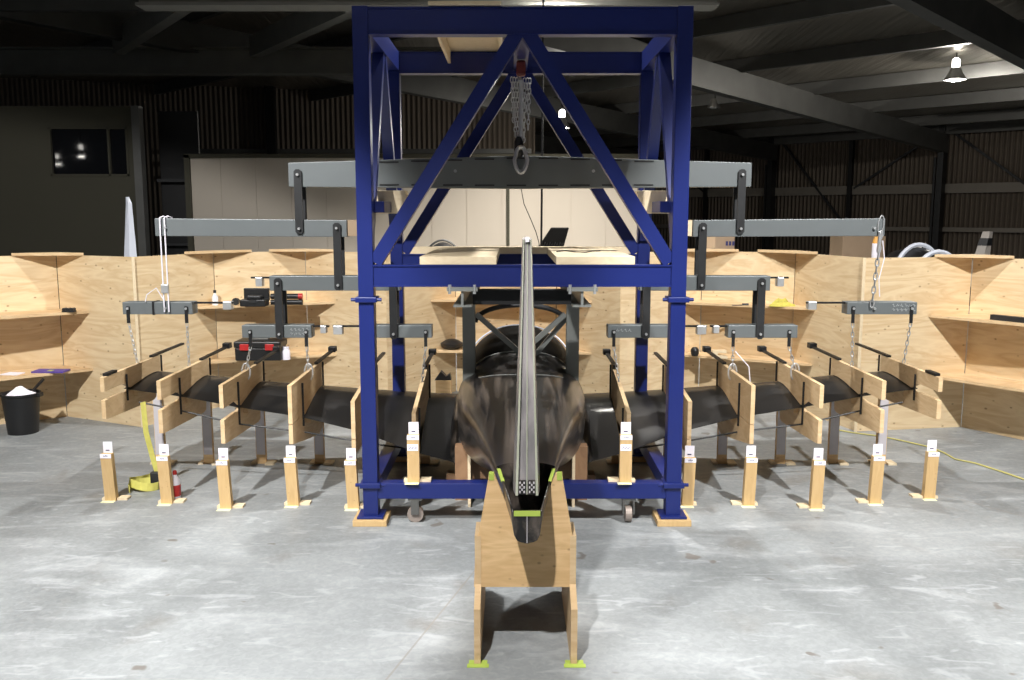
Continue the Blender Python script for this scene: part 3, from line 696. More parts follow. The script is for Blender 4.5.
for s in (-1, 1):
    MB().bar((C + s * .098, 3.128, .650), (C + s * .082, 3.06, .625), .012, .006).build('tape_strip', TAPE, fus)
# fin, square trailing edge with two skins, recessed web and centre seam
def finring(z):
    k = (z - .615) / (1.47 - .615)
    half = .0385 * (1 - k) + .0125 * k; mx = half * 1.22; ch_ = .62 * (1 - k) + .34 * k; y0 = 2.935 + .02 * k
    out = [(half, 0), (mx * .98, .10), (mx, .25), (mx * .88, .5), (mx * .55, .8), (mx * .2, .97), (0, 1)]
    P = [(C + x, y0 + f * ch_, z) for x, f in out] + [(C - x, y0 + f * ch_, z) for x, f in out[-2::-1]]
    ins = half * .80; dpt = .012
    return P + [(C - ins, y0, z), (C - ins * .95, y0 + dpt * (1 - .5 * k), z), (C + ins * .95, y0 + dpt * (1 - .5 * k), z), (C + ins, y0, z)]
zs = [.615, .70, .85, 1.0, 1.15, 1.3, 1.4, 1.45, 1.468]
fin = MB().loft([finring(z) for z in zs]).build('fin', FINC, ga)
ed = MB()
for s in (-1, 1):
    rr2 = []
    for z in zs:
        k = (z - .615) / .853; half = .0385 * (1 - k) + .0125 * k; y0 = 2.935 + .02 * k
        rr2.append([(C + s * half, y0 - .003, z), (C + s * half * .78, y0 - .003, z), (C + s * half * .78, y0 + .004, z), (C + s * half, y0 + .004, z)])
    ed.loft(rr2)
ed.build('skin_edge', FINEDGE, fin)
sm = MB()
for za, zb_ in ((.615, .9), (.9, 1.2), (1.2, 1.46)):
    def yq(z): k = (z - .615) / .853; return 2.935 + .02 * k + .012 * (1 - .5 * k)
    sm.loft([[(C - .0017, yq(z) - .004, z), (C + .0017, yq(z) - .004, z), (C + .0017, yq(z) + .02, z), (C - .0017, yq(z) + .02, z)] for z in (za, zb_)])
sm.build('web_seam', FINEDGE, fin)
lat = MB()
for s in (-1, 1):
    lat.box(C + s * .004, C + s * .03, 2.940, 2.950, .616, .665)
lat.build('hinge_rib', CARBON, fin)
lat = MB()
for s in (-1, 1):
    for i in range(3):
        for j in range(5):
            if (i + j) % 2 == 0: lat.box(C + s * (.007 + i * .007), C + s * (.0115 + i * .007), 2.937, 2.940, .622 + j * .008, .629 + j * .008)
lat.build('lattice', PAPERL, fin)
MB().box(C - .006, C + .006, 2.95, 2.97, 1.46, 1.476).build('tip_tape', WHITE, fin)
# cockpit coaming hoop and black dome over the cockpit opening
def arch(Y, a, zb, zt, n=2.6, k=25): return [(C + a * math.copysign(abs(math.cos(t_)) ** (2 / n), math.cos(t_)), Y, zb + (zt - zb) * abs(math.sin(t_)) ** (2 / n)) for t_ in [math.pi * j / (k - 1) for j in range(k)]]
co_ = MB().loft([arch(4.93, .24, .52, .668), arch(5.02, .275, .52, .690), arch(5.12, .295, .52, .728), arch(5.20, .305, .52, .752), arch(5.225, .305, .52, .755), arch(5.24, .29, .52, .74), arch(5.25, .27, .52, .66)], False, False).build('coaming', COAM, fus, smooth=True)
MB().loft([arch(5.26, .32, .5, .70, 2.3), arch(5.4, .345, .5, .76, 2.3), arch(5.65, .352, .5, .80, 2.2), arch(5.95, .345, .5, .815, 2.1), arch(6.25, .29, .5, .79, 2.1), arch(6.5, .22, .5, .70, 2.1), arch(6.65, .12, .48, .56, 2.1)], False, True)  .build('canopy', MATTBLACK, fus, smooth=True)  # black dome stands in for the darkness inside the open cockpit
MB().tube(arch(5.95, .350, .52, .822, 2.1, 31), .006, 6).build('crest_highlight', GELCOAT, fus, smooth=True)  # pale tube paints the highlight along the dome's crest
MB().tube([q + Vector((0, -.004, .004)) for q in [Vector(p_) for p_ in arch(5.205, .305, .52, .753)][2:-2]], .005, 6).build('coaming_lip', RFS, fus, smooth=True)
MB().tube(sorted([Vector(p_) + Vector((0, 0, .001)) for p_ in sring(4.9, .352, .135, .50, .675, 3.0) if p_[2] > .64 and abs(p_[0] - C) < .24], key=lambda q: q.x), .003, 5).build('deck_joint', RFS, fus, smooth=True)
# wings
WST = [(.30, 4.86, .175, 5.80, .36, .15), (.575, 4.90, .235, 5.74, .385, .135), (.90, 4.98, .335, 5.68, .415, .115), (1.235, 5.0, .415, 5.65, .45, .095), (1.60, 5.02, .468, 5.62, .485, .082), (1.93, 5.03, .528, 5.60, .53, .068), (2.25, 5.04, .570, 5.58, .565, .052)]
AF = [(0, 0), (.12, .22), (.28, .52), (.45, .85), (.62, 1.0), (.78, .92), (.90, .66), (.97, .32), (1, 0), (.97, -.22), (.88, -.36), (.7, -.42), (.5, -.38), (.3, -.24), (.12, -.10), (0, -.025)]
def wring(rel, s):
    for i in range(len(WST) - 1):
        if WST[i][0] <= rel <= WST[i + 1][0] + 1e-6: break
    a, b_ = WST[i], WST[i + 1]; k = (rel - a[0]) / (b_[0] - a[0])
    yt, zt, yl, zl, th = [a[j] * (1 - k) + b_[j] * k for j in range(1, 6)]
    ch_ = yl - yt
    return [(C + s * rel, yt + f * ch_, zt + (zl - zt) * f + h * th * .62) for f, h in AF], (yt, zt, yl, zl, th)
wings = {}
for s, nm in SIDES:
    rels = [.30, .44, .575, .74, .90, 1.07, 1.235, 1.42, 1.6, 1.77, 1.93, 2.1, 2.25]
    w = MB().loft([wring(r, s)[0] for r in rels]).build('wing', WINGC, ga, smooth=True)
    w['label'] = f'black carbon {nm} wing'
    # control pushrod strung below the trailing edge
    pts = [(C + s * r, 5.0, z) for r, z in ((.45, .205), (.9, .268), (1.235, .33), (1.6, .375), (1.93, .455), (2.15, .50))]
    MB().tube(pts, .005, 6).build('control_rod', BLACK, w)
    fa = []
    for Y, rx, rz, zc in ((4.80, .025, .02, .20), (4.9, .085, .06, .21), (5.2, .10, .10, .31), (5.55, .10, .11, .37), (5.8, .08, .08, .37)):
        fa.append([(C + s * (.31 + rx * math.cos(q)), Y, zc + rz * math.sin(q)) for q in [2 * math.pi * j / 16 for j in range(16)]])
    MB().loft(fa).build('root_fairing', CARBON, w, smooth=True)

# ------------------------------------------------------------------ rib clamps on the wing
RIBS = [(.575, .497, .63, .37, None), (.90, .56, .628, .275, None), (1.235, .645, .648, .322, None), (1.60, .648, .650, .325, (.522, .457)), (1.93, .67, .672, .382, (.568, .512)), (2.23, .688, .690, .460, (.612, .564))]
YN, YFAR = 4.735, 5.50
for s, nm in SIDES:
    for i, (rel, zt0, zt1, zb, gap) in enumerate(RIBS):
        wr, (yt, zt, yl, zl, th) = wring(rel, s)
        x = C + s * rel; hw = .011
        def up(Y):
            f = (Y - yt) / (yl - yt); f = min(max(f, 0), 1)
            for (fa_, ha), (fb, hb) in zip(AF[:8], AF[1:9]):
                if fa_ <= f <= fb: h = ha + (hb - ha) * (f - fa_) / max(1e-6, fb - fa_); break
            return zt + (zl - zt) * f + h * th * .62
        def lo(Y):
            f = (Y - yt) / (yl - yt); f = min(max(f, 0), 1)
            pts_ = [(1, 0)] + AF[9:] ; h = 0
            for (fa_, ha), (fb, hb) in zip(pts_[:-1], pts_[1:]):
                if fb <= f <= fa_: h = ha + (hb - ha) * (fa_ - f) / max(1e-6, fa_ - fb); break
            return zt + (zl - zt) * f + h * th * .62
        t = thing('rib_clamp', (x, 5.1, zb), f'plywood rib clamp gripping the {nm} wing, {ORD[i]} out from the fuselage', 'rib clamp', 'plywood rib clamps along the wings')
        ztop = lambda Y: zt0 + (zt1 - zt0) * (Y - YN) / (YFAR - YN)
        Ys = [yt + .02 + (YFAR - yt - .02) * k / 8 for k in range(9)]
        gu, gl = gap if gap else (zt + .012, zt + .002)
        gu = max(gu, 0); yg = yt - .07
        pu = [(YN, ztop(YN)), (YFAR, ztop(YFAR))] + [(Y, up(Y) + .004) for Y in Ys[::-1]] + [(yt - .005, zt + .02), (yg, max(gu, zt + .02) if gap else zt + .02), (YN, gu if gap else zt + .02)]
        MB().prism(pu, 'x', x - hw, x + hw).build('upper_board', PLYN, t)
        yend = 5.44 if gap else 5.54
        Yl = [yt + .02 + (yend - yt - .02) * k / 8 for k in range(9)]
        if gap: pl_ = [(YN, gl), (yg, gl), (yg, zt - .02)] + [(Y, lo(Y) - .004) for Y in Yl]
        else: pl_ = [(YN, zt + .016), (yt - .005, zt + .016)] + [(Y, lo(Y) - .004) for Y in Yl]
        if gap: pl_ += [(5.42, zb - .015), (5.38, zb - .025), (YN + .03, zb)]
        else:
            dz = -.02 if i < 2 else -.10
            pl_ += [(5.53, zb + dz + .09), (5.48, zb + dz + .02), (5.38, zb + dz), (5.1, zb + dz * .58), (YN + .04, zb - .003)]
        pl_ += [(YN, zb + .004)]
        MB().prism(pl_, 'x', x - hw, x + hw).build('lower_board', PLYN, t)
        blk = MB(); yb0 = yt + .10
        blk.box(x - .035, x + .035, yt + .06, yt + .16, lo(yt + .1) - .045, lo(yt + .1) - .012)
        blk.build('support_block', PLYN, t)
        for Y, z0, z1 in ((yt - .035, zb + .05 if i else zb, ztop(yt) - .03), (YFAR + .012, up(YFAR) - .0, ztop(YFAR) + .0)):
            MB().cyl((x - s * (hw + .005), Y, z0), (x - s * (hw + .005), Y, z1), .006, 8).build('threaded_rod', BLACK, t)
        zz = ztop(YFAR)
        MB().bar((x, YFAR - .10, zz + .008), (x, 5.93, zz + .010), .022, .012).build('balance_arm', BLACK, t)
        if i in (0, 2, 3, 4): MB().box(x - .024, x + .024, 5.88, 5.94, zz + .001, zz + .036).build('balance_weight', BLACK, t, bevel=.003)
        if i == 5: MB().box(x - .014, x + .014, YN + .04, YN + .16, zz, zz + .014).build('balance_weight', BLACK, t)
# chains from the lowest bars to the ribs
for s, nm in SIDES:
    for rel, i, ztp in ((.545, 0, .873), (.90, 1, .873), (1.237, 2, .873), (1.561, 3, .873), (1.924, 4, 1.01), (2.26, 5, 1.01)):
        rr = RIBS[i]; zb = rr[1] + (rr[2] - rr[1]) * (YW - YN) / (YFAR - YN)
        xb = C + s * rr[0]; xt = xr(rel, s)
        t = thing('lifting_chain', (xb, YW, zb), f'thin steel chain lifting the {ORD[i]} {nm} rib clamp out from the fuselage', 'chain', 'chains lifting the rib clamps')
        MB().box(xt - .009, xt + .009, YW - .010, YW - .003, ztp - .085, ztp + .012).build('hanger_plate', BLACK, t)
        chain_mb(MB(), (xt, YW - .006, ztp - .08), (xb, YW + .0, zb + .0), .026, .0075, .0027).build('links', ZINC, t)
        if i in (2, 3): MB().torus((xb, YW, zb - .01), .05, .024, .005, (0, 1, 0), (0, 0, 1), 14, 6).build('shackle', ZINC, t)
        if s > 0 and i == 2: MB().tube([(xt + .01, YW - .02, ztp - .11), (xt + .09, YW - .03, ztp - .2), (xt + .10, YW - .03, ztp - .29), (xt + .06, YW - .03, ztp - .34)], .003, 5).build('tail_cord', WHITE, t)

# ------------------------------------------------------------------ measuring sticks
def stick(x, Y, z0, z1, label, front, lean=0.0, two=False):
    t = thing('measuring_stick', (x, Y, z0), label, 'stick', 'front row measuring sticks' if front else 'back row measuring sticks')
    w = .030
    if front:
        mb = MB(); mb._add([(x - w, Y - .018, z0), (x + w, Y - .018, z0), (x + w, Y + .018, z0), (x - w, Y + .018, z0), (x - w + lean, Y - .018, z1), (x + w + lean, Y - .018, z1), (x + w + lean, Y + .018, z1), (x - w + lean, Y + .018, z1)],
                           [(3, 2, 1, 0), (4, 5, 6, 7), (0, 1, 5, 4), (1, 2, 6, 5), (2, 3, 7, 6), (3, 0, 4, 7)])
        mb.build('batten', PINE, t)
        xo = x + lean
        tg = MB().box(xo - .03, xo + .03, Y - .020, Y - .018, z1 - .022, z1 + .001).box(xo - .024, xo + .026, Y + .012, Y + .0135, z1 - .001, z1 + .062).build('paper_tag', WHITE, t)
        mk = MB()
        for k in range(3): mk.tube([(xo - .010 + k * .008, Y - .0205, z1 - .014), (xo - .008 + k * .008, Y - .0205, z1 - .006 + .003 * (k % 2)), (xo - .004 + k * .008, Y - .0205, z1 - .012)], .0012, 4)
        mk.box(xo - .010, xo + .010, Y + .010, Y + .012, z1 + .012, z1 + .017)
        mk.build('pen_marks', INK, tg)
        if two:
            t2 = MB().box(x - .029 + lean * .7, x + .026 + lean * .7, Y - .020, Y - .018, z1 - .078, z1 - .045).build('paper_tag', WHITE, t)
            mk = MB()
            for k in range(3): mk.tube([(x - .018 + k * .014, Y - .0205, z1 - .068), (x - .013 + k * .014, Y - .0205, z1 - .055), (x - .008 + k * .014, Y - .0205, z1 - .066)], .0014, 4)
            mk.build('pen_marks', INK, t2)
        s = 1 if x < C else -1
        MB().box(x + s * .030, x + s * .085, Y - .004, Y + .05, z0 - .0, z0 + .012).build('base_block', PALE, t)
        MB().box(x - s * .030, x - s * .05, Y - .01, Y + .03, z0, z0 + .014).build('base_block', PALE, t)
        MB().box(x - .042, x + .028, Y - .05, Y - .018, z0, z0 + .0022).build('tape_strip', MASK, t)
    else:
        mb = MB(); mb.prism([(x - w, z0), (x + w, z0), (x + w, z1 - .03), (x + w * .5, z1), (x - w * .5, z1), (x - w, z1 - .03)], 'y', Y - .012, Y + .012); mb.build('batten', STANDPLY, t)
        mb = MB(); mb.prism([(x - w + .003, z0 + .06), (x + w - .003, z0 + .06), (x + w - .003, z1 - .032), (x + w * .45, z1 - .006), (x - w * .45, z1 - .006), (x - w + .003, z1 - .032)], 'y', Y - .0135, Y - .012); mb.build('paper_ruler', PAPERL, t)
        MB().box(x + .031, x + .085, Y - .05, Y + .04, z0, z0 + .012).build('base_block', PALE, t)
        MB().box(x - .06, x - .031, Y - .03, Y + .05, z0, z0 + .012).build('base_block', PALE, t)
    return t
FRONT = [(-1, 112, 500, 1, 5), (-1, 168, 503, 1, 4), (-1, 227, 508, 1, 3), (-1, 294, 505, 1, 2), (-1, 354, 508, 1, 1), (1, 687, 505, 1, 1), (1, 748, 505, 1, 2), (1, 815, 508, 1, 3), (1, 874, 503, 1, 4), (1, 928, 498, 1, 5)]
for s, px, py, _, i in FRONT:
    fx, fy = fl(px, py)
    stick(fx, fy, 0, .262, f'short pine measuring stick with paper tag below the near end of the {ORD[i]} {"left" if s < 0 else "right"} rib', True, lean=(-.012 if s < 0 else .008))
for s, px in ((-1, 414), (1, 625)):
    p = spot(px, 487, YF - .005); stick(p.x, YF - .005, .2082, .452, f'pine measuring stick with two paper labels on the blue bottom rail, {"left" if s < 0 else "right"} of the stand', True, two=True)
for s, nm in SIDES:
    for i, rel in enumerate((.575, .90, 1.235, 1.60, 1.93, 2.23)):
        ww, (yt, zt, yl, zl, th) = wring(rel - .0, s)
        zt_ = min(zl + .0 - th * .42 * .62 - .012, .50)
        x = C + s * (rel + (.03 if s > 0 else .02)); Y = 5.52
        stick(x, Y, 0, zt_ - .02, f'grey paper-faced stick under the leading edge of the {nm} wing, {ORD[i]} out from the fuselage', False)

# ------------------------------------------------------------------ tail stand
st = thing('tail_stand', (C - .01, 3.1, 0), 'plywood trestle with a notched front sheet cradling the tail of the fuselage', 'stand')
YS = 3.055
pp = [(474, 587), (475.5, 545), (479, 532), (489, 474), (494, 473.5), (500, 488), (506, 503), (511, 515), (515, 528), (519, 535), (525, 537.5), (531, 535), (535, 528), (538.5, 515), (544, 503), (550, 488), (556, 473.5), (562, 474), (572, 532), (575, 545), (576, 587)]
MB().prism([((spot(x, y, YS).x), spot(x, y, YS).z) for x, y in pp], 'y', YS, YS + .018).build('front_sheet', STANDPLY, st)
xl = spot(474, 620, 2.96).x; xrr = spot(577.5, 620, 2.96).x
for a, nm in ((xl, 1), (xrr - .022, 1)):
    MB().prism([(2.96, 0), (2.96, .20), (3.053, .252), (3.053, .43), (3.20, .43), (3.55, .06), (3.55, 0)], 'x', a, a + .022).build('leg', PLYN, st)
for a in (xl + .011, xrr - .011):
    MB().box(a - .035, a + .04, 2.935, 2.959, 0, .0025).box(a - .03, a - .0115, 2.96, 2.985, 0, .0025).box(a + .0115, a + .034, 2.96, 2.985, 0, .0025).build('tape_strip', TAPE, st)
a0, a1 = spot(490, 474, YS), spot(495, 480, YS)
for x in (spot(491.5, 474, YS).x, spot(559.5, 474, YS).x):
    MB().box(x - .009, x + .009, YS - .002, YS + .02, a0.z - .022, a0.z + .003).build('tape_strip', TAPE, st)

# ------------------------------------------------------------------ grey reaction frame holding the spar
rf = thing('spar_support', (C, 5.1, .55), 'grey steel frame hung under the middle rails, its posts entering the cockpit', 'steel frame')
for s in (-1, 1):
    x = C + s * .292
    ib = MB().box(x - .045, x + .045, YF - .05, YB + .05, 1.190, 1.1975).box(x - .045, x + .045, YF - .05, YB + .05, 1.100, 1.108).box(x - .006, x + .006, YF - .05, YB + .05, 1.108, 1.190)
    ib.build('long_joist', RFS, rf)
    MB().box(x - .075, x + .075, YF - .062, YF - .05, 1.178, 1.1975).build('clamp_plate', RFS, rf)
    for dx in (-.06, .06): MB().cyl((x + dx, YF - .055, 1.165), (x + dx, YF - .055, 1.21), .008, 8).build('clamp_bolt', ZINC, rf)
    MB().box(x - .036 + s * .004, x + .036 + s * .004, 5.10, 5.17, .55, 1.10).build('post', RFS, rf, bevel=.003)
    MB().bar((C + s * .255, 5.135, .985), (C - s * .02, 5.135, .74), .028, .034, (0, 1, 0)).build('cross_brace', RFS, rf)
MB().bar((C + .262, 5.18, .955), (C + .04, 5.18, .69), .026, .03, (0, 1, 0)).build('cross_brace', RFS, rf)
MB().box(C - .246, C + .246, YF + .06, YF + .14, 1.102, 1.175).build('cross_member', BLACK, rf)
MB().tube([(C + .262 * math.cos(q), 5.2, .93 + .10 * math.sin(q)) for q in [math.pi * j / 20 for j in range(21)]], .014, 8).build('hoop', STRAP, rf, smooth=True)

# ------------------------------------------------------------------ cradle under the pod
cr = thing('fuselage_cradle', (C, 4.8, 0), 'rough timber cradle under the belly of the black fuselage', 'cradle')
for s in (-1, 1):
    MB().box(C + s * .27, C + s * .285, 4.66, 4.9, 0, .30).build('side_plate', PALE, cr)
    MB().box(C + s * .285, C + s * .36, 4.78, 4.86, 0, .30).build('upright', SHADEWOOD, cr)
MB().prism([(C - .27, .14), (C + .27, .14), (C + .27, .27), (C + .20, .22), (C, .155), (C - .20, .22), (C - .27, .27)], 'y', 4.72, 4.74).build('cross_board', SHADEWOOD, cr)
MB().box(C - .42, C + .42, 4.95, 5.05, 0, .09).build('sleeper', SHADEWOOD, cr)

# ------------------------------------------------------------------ bin, strap, bottle, cord
p = Vector((-3.50, 6.33, 0))
t = thing('rubbish_bin', p, 'round black plastic bin heaped with white paper under the far left shelf', 'bin')
MB().lathe([(.001, .012), (.095, .012), (.122, .29), (.132, .292), (.132, .275), (.124, .27), (.100, 0), (.001, 0)], p, 28).build('body', PLASTIC, t, smooth=True)
for s in (-1, 1): MB().box(p.x + s * .128, p.x + s * .15, p.y - .03, p.y + .03, .262, .29).build('grip', PLASTIC, t, bevel=.004)
r_ = random.Random(3); mb = MB(); rings = []
for k in range(6):
    f = k / 5; rings.append([(p.x + .112 * (1 - f * .95) * math.cos(2 * math.pi * j / 14) * (1 + .12 * r_.random()), p.y + .108 * (1 - f * .95) * math.sin(2 * math.pi * j / 14), .255 + .075 * f + .015 * r_.random()) for j in range(14)])
tag(mb.loft(rings).build('paper_heap', WHITE), 'crumpled white paper heaped inside the black bin', 'paper')['kind'] = 'stuff'
MB().bar((p.x + .02, p.y + .05, .25), (p.x + .115, p.y + .11, .37), .05, .012).build('dark_offcut', PLASTIC); tag(bpy.data.objects['dark_offcut'], 'dark offcut sticking up out of the rubbish bin', 'offcut')

fx, fy = fl(150, 483)
mb = MB()
def ribbon(pts, w, up=None):
    m_ = MB(); pts = [Vector(q) for q in pts]; rg = []
    for i, q in enumerate(pts):
        d = (pts[min(i + 1, len(pts) - 1)] - pts[max(i - 1, 0)]).normalized()
        a = up if up is not None else d.cross(Vector((0, 1, 0))).normalized()
        n = d.cross(a).normalized() * .0012
        rg.append([q + a * w / 2 + n, q + a * w / 2 - n, q - a * w / 2 - n, q - a * w / 2 + n])
    return m_.loft(rg)
P1 = spot(143, 402, 4.95); P2 = spot(146, 432, 4.97); P3 = spot(152, 455, 4.99); P4 = spot(159, 478, 5.0)
t = thing('web_sling', (fx, fy, 0), 'yellow webbing sling hanging from the sixth left rib to a loop on the floor', 'sling')
ribbon([P1, P2, P3, P4], .030, Vector((.96, .05, .25))).build('hanging_strand', YELLOW, t)
loop = []
for k in range(22):
    q = 2 * math.pi * k / 21
    loop.append((P4.x - .075 + .095 * math.cos(q), P4.y + .02 + .10 * math.sin(q), .035 + .012 * math.sin(2 * q)))
ribbon(loop, .045, Vector((.1, .1, 1)).normalized()).build('loop', YELLOW, t)
ribbon([(a_ + .02, b2_ - .06, .026) for a_, b2_, _ in loop[:14]], .04, Vector((-.1, .15, 1)).normalized()).build('loop', YELLOW, t)
MB().box(P4.x - .04, P4.x + .03, P4.y - .03, P4.y + .02, .0, .10).build('ratchet', STRAP, t, bevel=.006)
fx, fy = fl(176, 498)
t = thing('glue_bottle', (fx, fy, 0), 'white and red plastic bottle on the floor behind the second stick from the left', 'bottle')
MB().lathe([(.026, 0), (.027, .02), (.027, .10), (.012, .125), (.011, .135)], (fx, fy, 0), 18).build('body', WHITE, t, smooth=True)
MB().lathe([(.0275, .015), (.0278, .018), (.0278, .075), (.0275, .078)], (fx, fy, 0), 18).build('wrap', RED, t, smooth=True)
MB().lathe([(.0115, .134), (.0115, .150), (.006, .158)], (fx, fy, 0), 12).build('cap', RED, t, smooth=True)
cp = [fl(*q) for q in ((835, 430), (850, 433), (880, 437), (900, 441), (930, 448), (945, 454), (955, 460), (975, 464), (1000, 472), (1040, 486), (1080, 500))]
tag(MB().tube([(x, y, .006) for x, y in cp], .0055, 6).build('extension_cord', CORD, smooth=True), 'thin yellow extension cord running across the floor past the right sticks', 'cord')

# ------------------------------------------------------------------ things on the shelves
def P(px, py, Y): return spot(px, py, Y)
z1, z2 = S1 + .0005, S2 + .0005
p = P(260, 350, 7.13); t = thing('toolbox', (p.x, 7.16, z2), 'black toolbox with red latches on the lower shelf', 'toolbox')
w = (P(283, 350, 7.05).x - P(237, 350, 7.05).x) / 2
MB().box(p.x - w, p.x + w, 7.06, 7.26, z2, z2 + .10).build('body', PLASTIC, t, bevel=.008)
MB().box(p.x - w * 1.03, p.x + w * 1.03, 7.05, 7.27, z2 + .10, z2 + .155).build('lid', PLASTIC, t, bevel=.012)
for s in (-.55, .55): MB().box(p.x + s * w - .035, p.x + s * w + .035, 7.036, 7.052, z2 + .085, z2 + .135).build('latch', RED, t, bevel=.004)
MB().box(p.x - .07, p.x + .07, 7.12, 7.18, z2 + .155, z2 + .172).build('handle', GALV, t, bevel=.004)
p = P(285, 352, 7.1); t = thing('white_jar', (p.x, 7.13, z2), 'squat white plastic jar beside the toolbox', 'jar')
MB().lathe([(.033, 0), (.034, .07), (.026, .082)], (p.x, 7.13, z2), 16).build('body', WHITE, t, smooth=True); MB().lathe([(.026, .082), (.026, .10)], (p.x, 7.13, z2), 16).build('lid', WHITE, t, smooth=True)
p = P(254, 296, 7.05); t = thing('drill_case', (p.x, 7.06, z1), 'open black drill case on the upper shelf under the grey bar', 'case')
MB().box(p.x - .10, p.x + .10, 7.0, 7.12, z1, z1 + .055).build('tray', PLASTIC, t, bevel=.008)
MB().bar((p.x - .10, 7.13, z1 + .085), (p.x + .10, 7.13, z1 + .085), .03, .10).build('lid', PLASTIC, t, bevel=.006)
MB().box(p.x - .05, p.x + .06, 7.02, 7.1, z1 + .055, z1 + .085).build('contents', STRAP, t, bevel=.01)
MB().box(p.x - .03, p.x + .03, 6.992, 7.0, z1 + .03, z1 + .055).build('latch', STRAP, t)
for dz, col_, lab in ((.022, PLASTIC, 'lower black tube torch with plain end on the upper shelf'), (.068, PLASTIC, 'upper black tube torch with a red cap on the upper shelf')):
    p = P(286, 298, 7.15); t = thing('tube_torch', (p.x, 7.15, z1 + dz - .022), lab, 'torch')
    MB().cyl((p.x - .12, 7.15, z1 + dz), (p.x + .10, 7.15, z1 + dz), .022, 14).build('body', col_, t, smooth=True)
    MB().cyl((p.x + .10, 7.15, z1 + dz), (p.x + .13, 7.15, z1 + dz), .023, 14).build('cap', RED if dz > .05 else PLASTIC, t, smooth=True)
p = P(212, 297, 7.05); t = thing('clear_bottle', (p.x, 7.12, z1), 'small clear bottle with white cap on the upper left shelf', 'bottle')
GL = plain('milky_plastic', (.75, .76, .78), .2)
MB().lathe([(.024, 0), (.025, .065), (.010, .09), (.010, .10)], (p.x, 7.12, z1), 16).build('body', GL, t, smooth=True); MB().lathe([(.012, .098), (.012, .12)], (p.x, 7.12, z1), 12).build('cap', STRAP, t, smooth=True)
p = P(235, 300, 7.12); o = MB().cyl((p.x, 7.12, z1 + .028), (p.x, 7.16, z1 + .028), .028, 18).build('tape_roll', STRAP, smooth=True); tag(o, 'dark roll of tape on edge beside the drill case', 'tape roll')
p = P(69, 310, 6.62); t = thing('metal_fitting', (p.x, 6.62, z1), 'small grey metal fitting on the far left upper shelf', 'fitting')
MB().box(p.x - .045, p.x + .045, 6.60, 6.64, z1, z1 + .012).build('base', STRAP, t)
for k in range(3): MB().cyl((p.x - .03 + k * .03, 6.598, z1 + .02), (p.x - .03 + k * .03, 6.642, z1 + .02), .012, 10).build('boss', STRAP, t)
p = P(15, 367, 6.5); o = MB().prism([(p.x - .07, 6.42), (p.x + .06, 6.4), (p.x + .07, 6.5), (p.x - .05, 6.52)], 'z', z2, z2 + .006).build('paper_sheet', WHITE); tag(o, 'folded white paper on the lower shelf above the bin', 'paper')
p = P(50, 367, 6.55); t = thing('purple_folder', (p.x, 6.56, z2), 'purple folder with green sticker on the far left lower shelf', 'folder')
MB().box(p.x - .115, p.x + .115, 6.50, 6.62, z2, z2 + .012).build('cover', PURPLE, t); MB().box(p.x - .01, p.x + .025, 6.52, 6.56, z2 + .012, z2 + .014).build('sticker', TAPE, t)
p = P(782, 301, 7.05); r_ = random.Random(8); rings = []
for k in range(5):
    f = k / 4; rings.append([(p.x + (.115 * (1 - .8 * f)) * math.cos(2 * math.pi * j / 16) * (.85 + .3 * r_.random()), 7.06 + .05 * (1 - .8 * f) * math.sin(2 * math.pi * j / 16), z1 + .052 * f * (.7 + .6 * r_.random())) for j in range(16)])
tag(MB().loft(rings).build('crumpled_rag', RAG), 'crumpled yellow rag on the upper shelf right of the frame', 'rag')
p = P(741, 302, 7.1); t = thing('hand_file', (p.x, 7.1, z1), 'thin dark hand file lying on the upper right shelf', 'file')
MB().box(p.x - .07, p.x + .01, 7.09, 7.11, z1, z1 + .006).build('blade', STRAP, t); MB().cyl((p.x + .01, 7.1, z1 + .009), (p.x + .06, 7.1, z1 + .009), .009, 10).build('handle', PLASTIC, t)
p = P(719, 364, 7.2); t = thing('wood_block', (p.x, 7.2, z2), 'pale notched wood block on the lower right shelf', 'wood block')
MB().prism([(p.x - .06, z2), (p.x + .06, z2), (p.x + .06, z2 + .02), (p.x - .02, z2 + .03), (p.x - .02, z2 + .045), (p.x + .05, z2 + .045), (p.x + .05, z2 + .065), (p.x - .06, z2 + .065)], 'y', 7.17, 7.23).build('block', PALE, t)
p = P(695, 363, 7.3); o = MB().lathe([(.026, 0), (.034, .02), (.034, .05), (.02, .07)], (p.x, 7.32, z2), 16).build('black_stopper', PLASTIC, smooth=True); tag(o, 'small black round knob on the lower right shelf beside the blue post', 'knob')
a, b_ = P(988, 318, 6.2), Vector((3.75, 5.62, 0)); o = MB().bar((a.x, a.y - .05, z1 + .018), (3.64, 5.55, z1 + .018), .045, .035).build('steel_bar', STRAP); tag(o, 'dark flat steel bar lying on the far right upper shelf', 'bar')
p = P(452, 349, 7.7); o = MB().lathe([(.05, 0), (.09, .02), (.10, .05), (.06, .075), (.03, .085)], (p.x, 7.70, z2), 14).build('dark_bag', PLASTIC, smooth=True); tag(o, 'dark slumped bag on the back shelf beside the grey post', 'bag')
p = P(443, 404, 6.9); t = thing('carton', (p.x, 7.0, 0), 'brown carton on the floor between the wing root and the back wall', 'carton')
MB().box(p.x - .06, p.x + .06, 6.95, 7.07, 0, .26).build('box', STANDPLY, t); MB().prism([(p.x - .07, .26), (p.x + .06, .26), (p.x + .05, .31), (p.x + .02, .29), (p.x - .02, .33)], 'y', 6.97, 7.05).build('flap', STRAP, t)

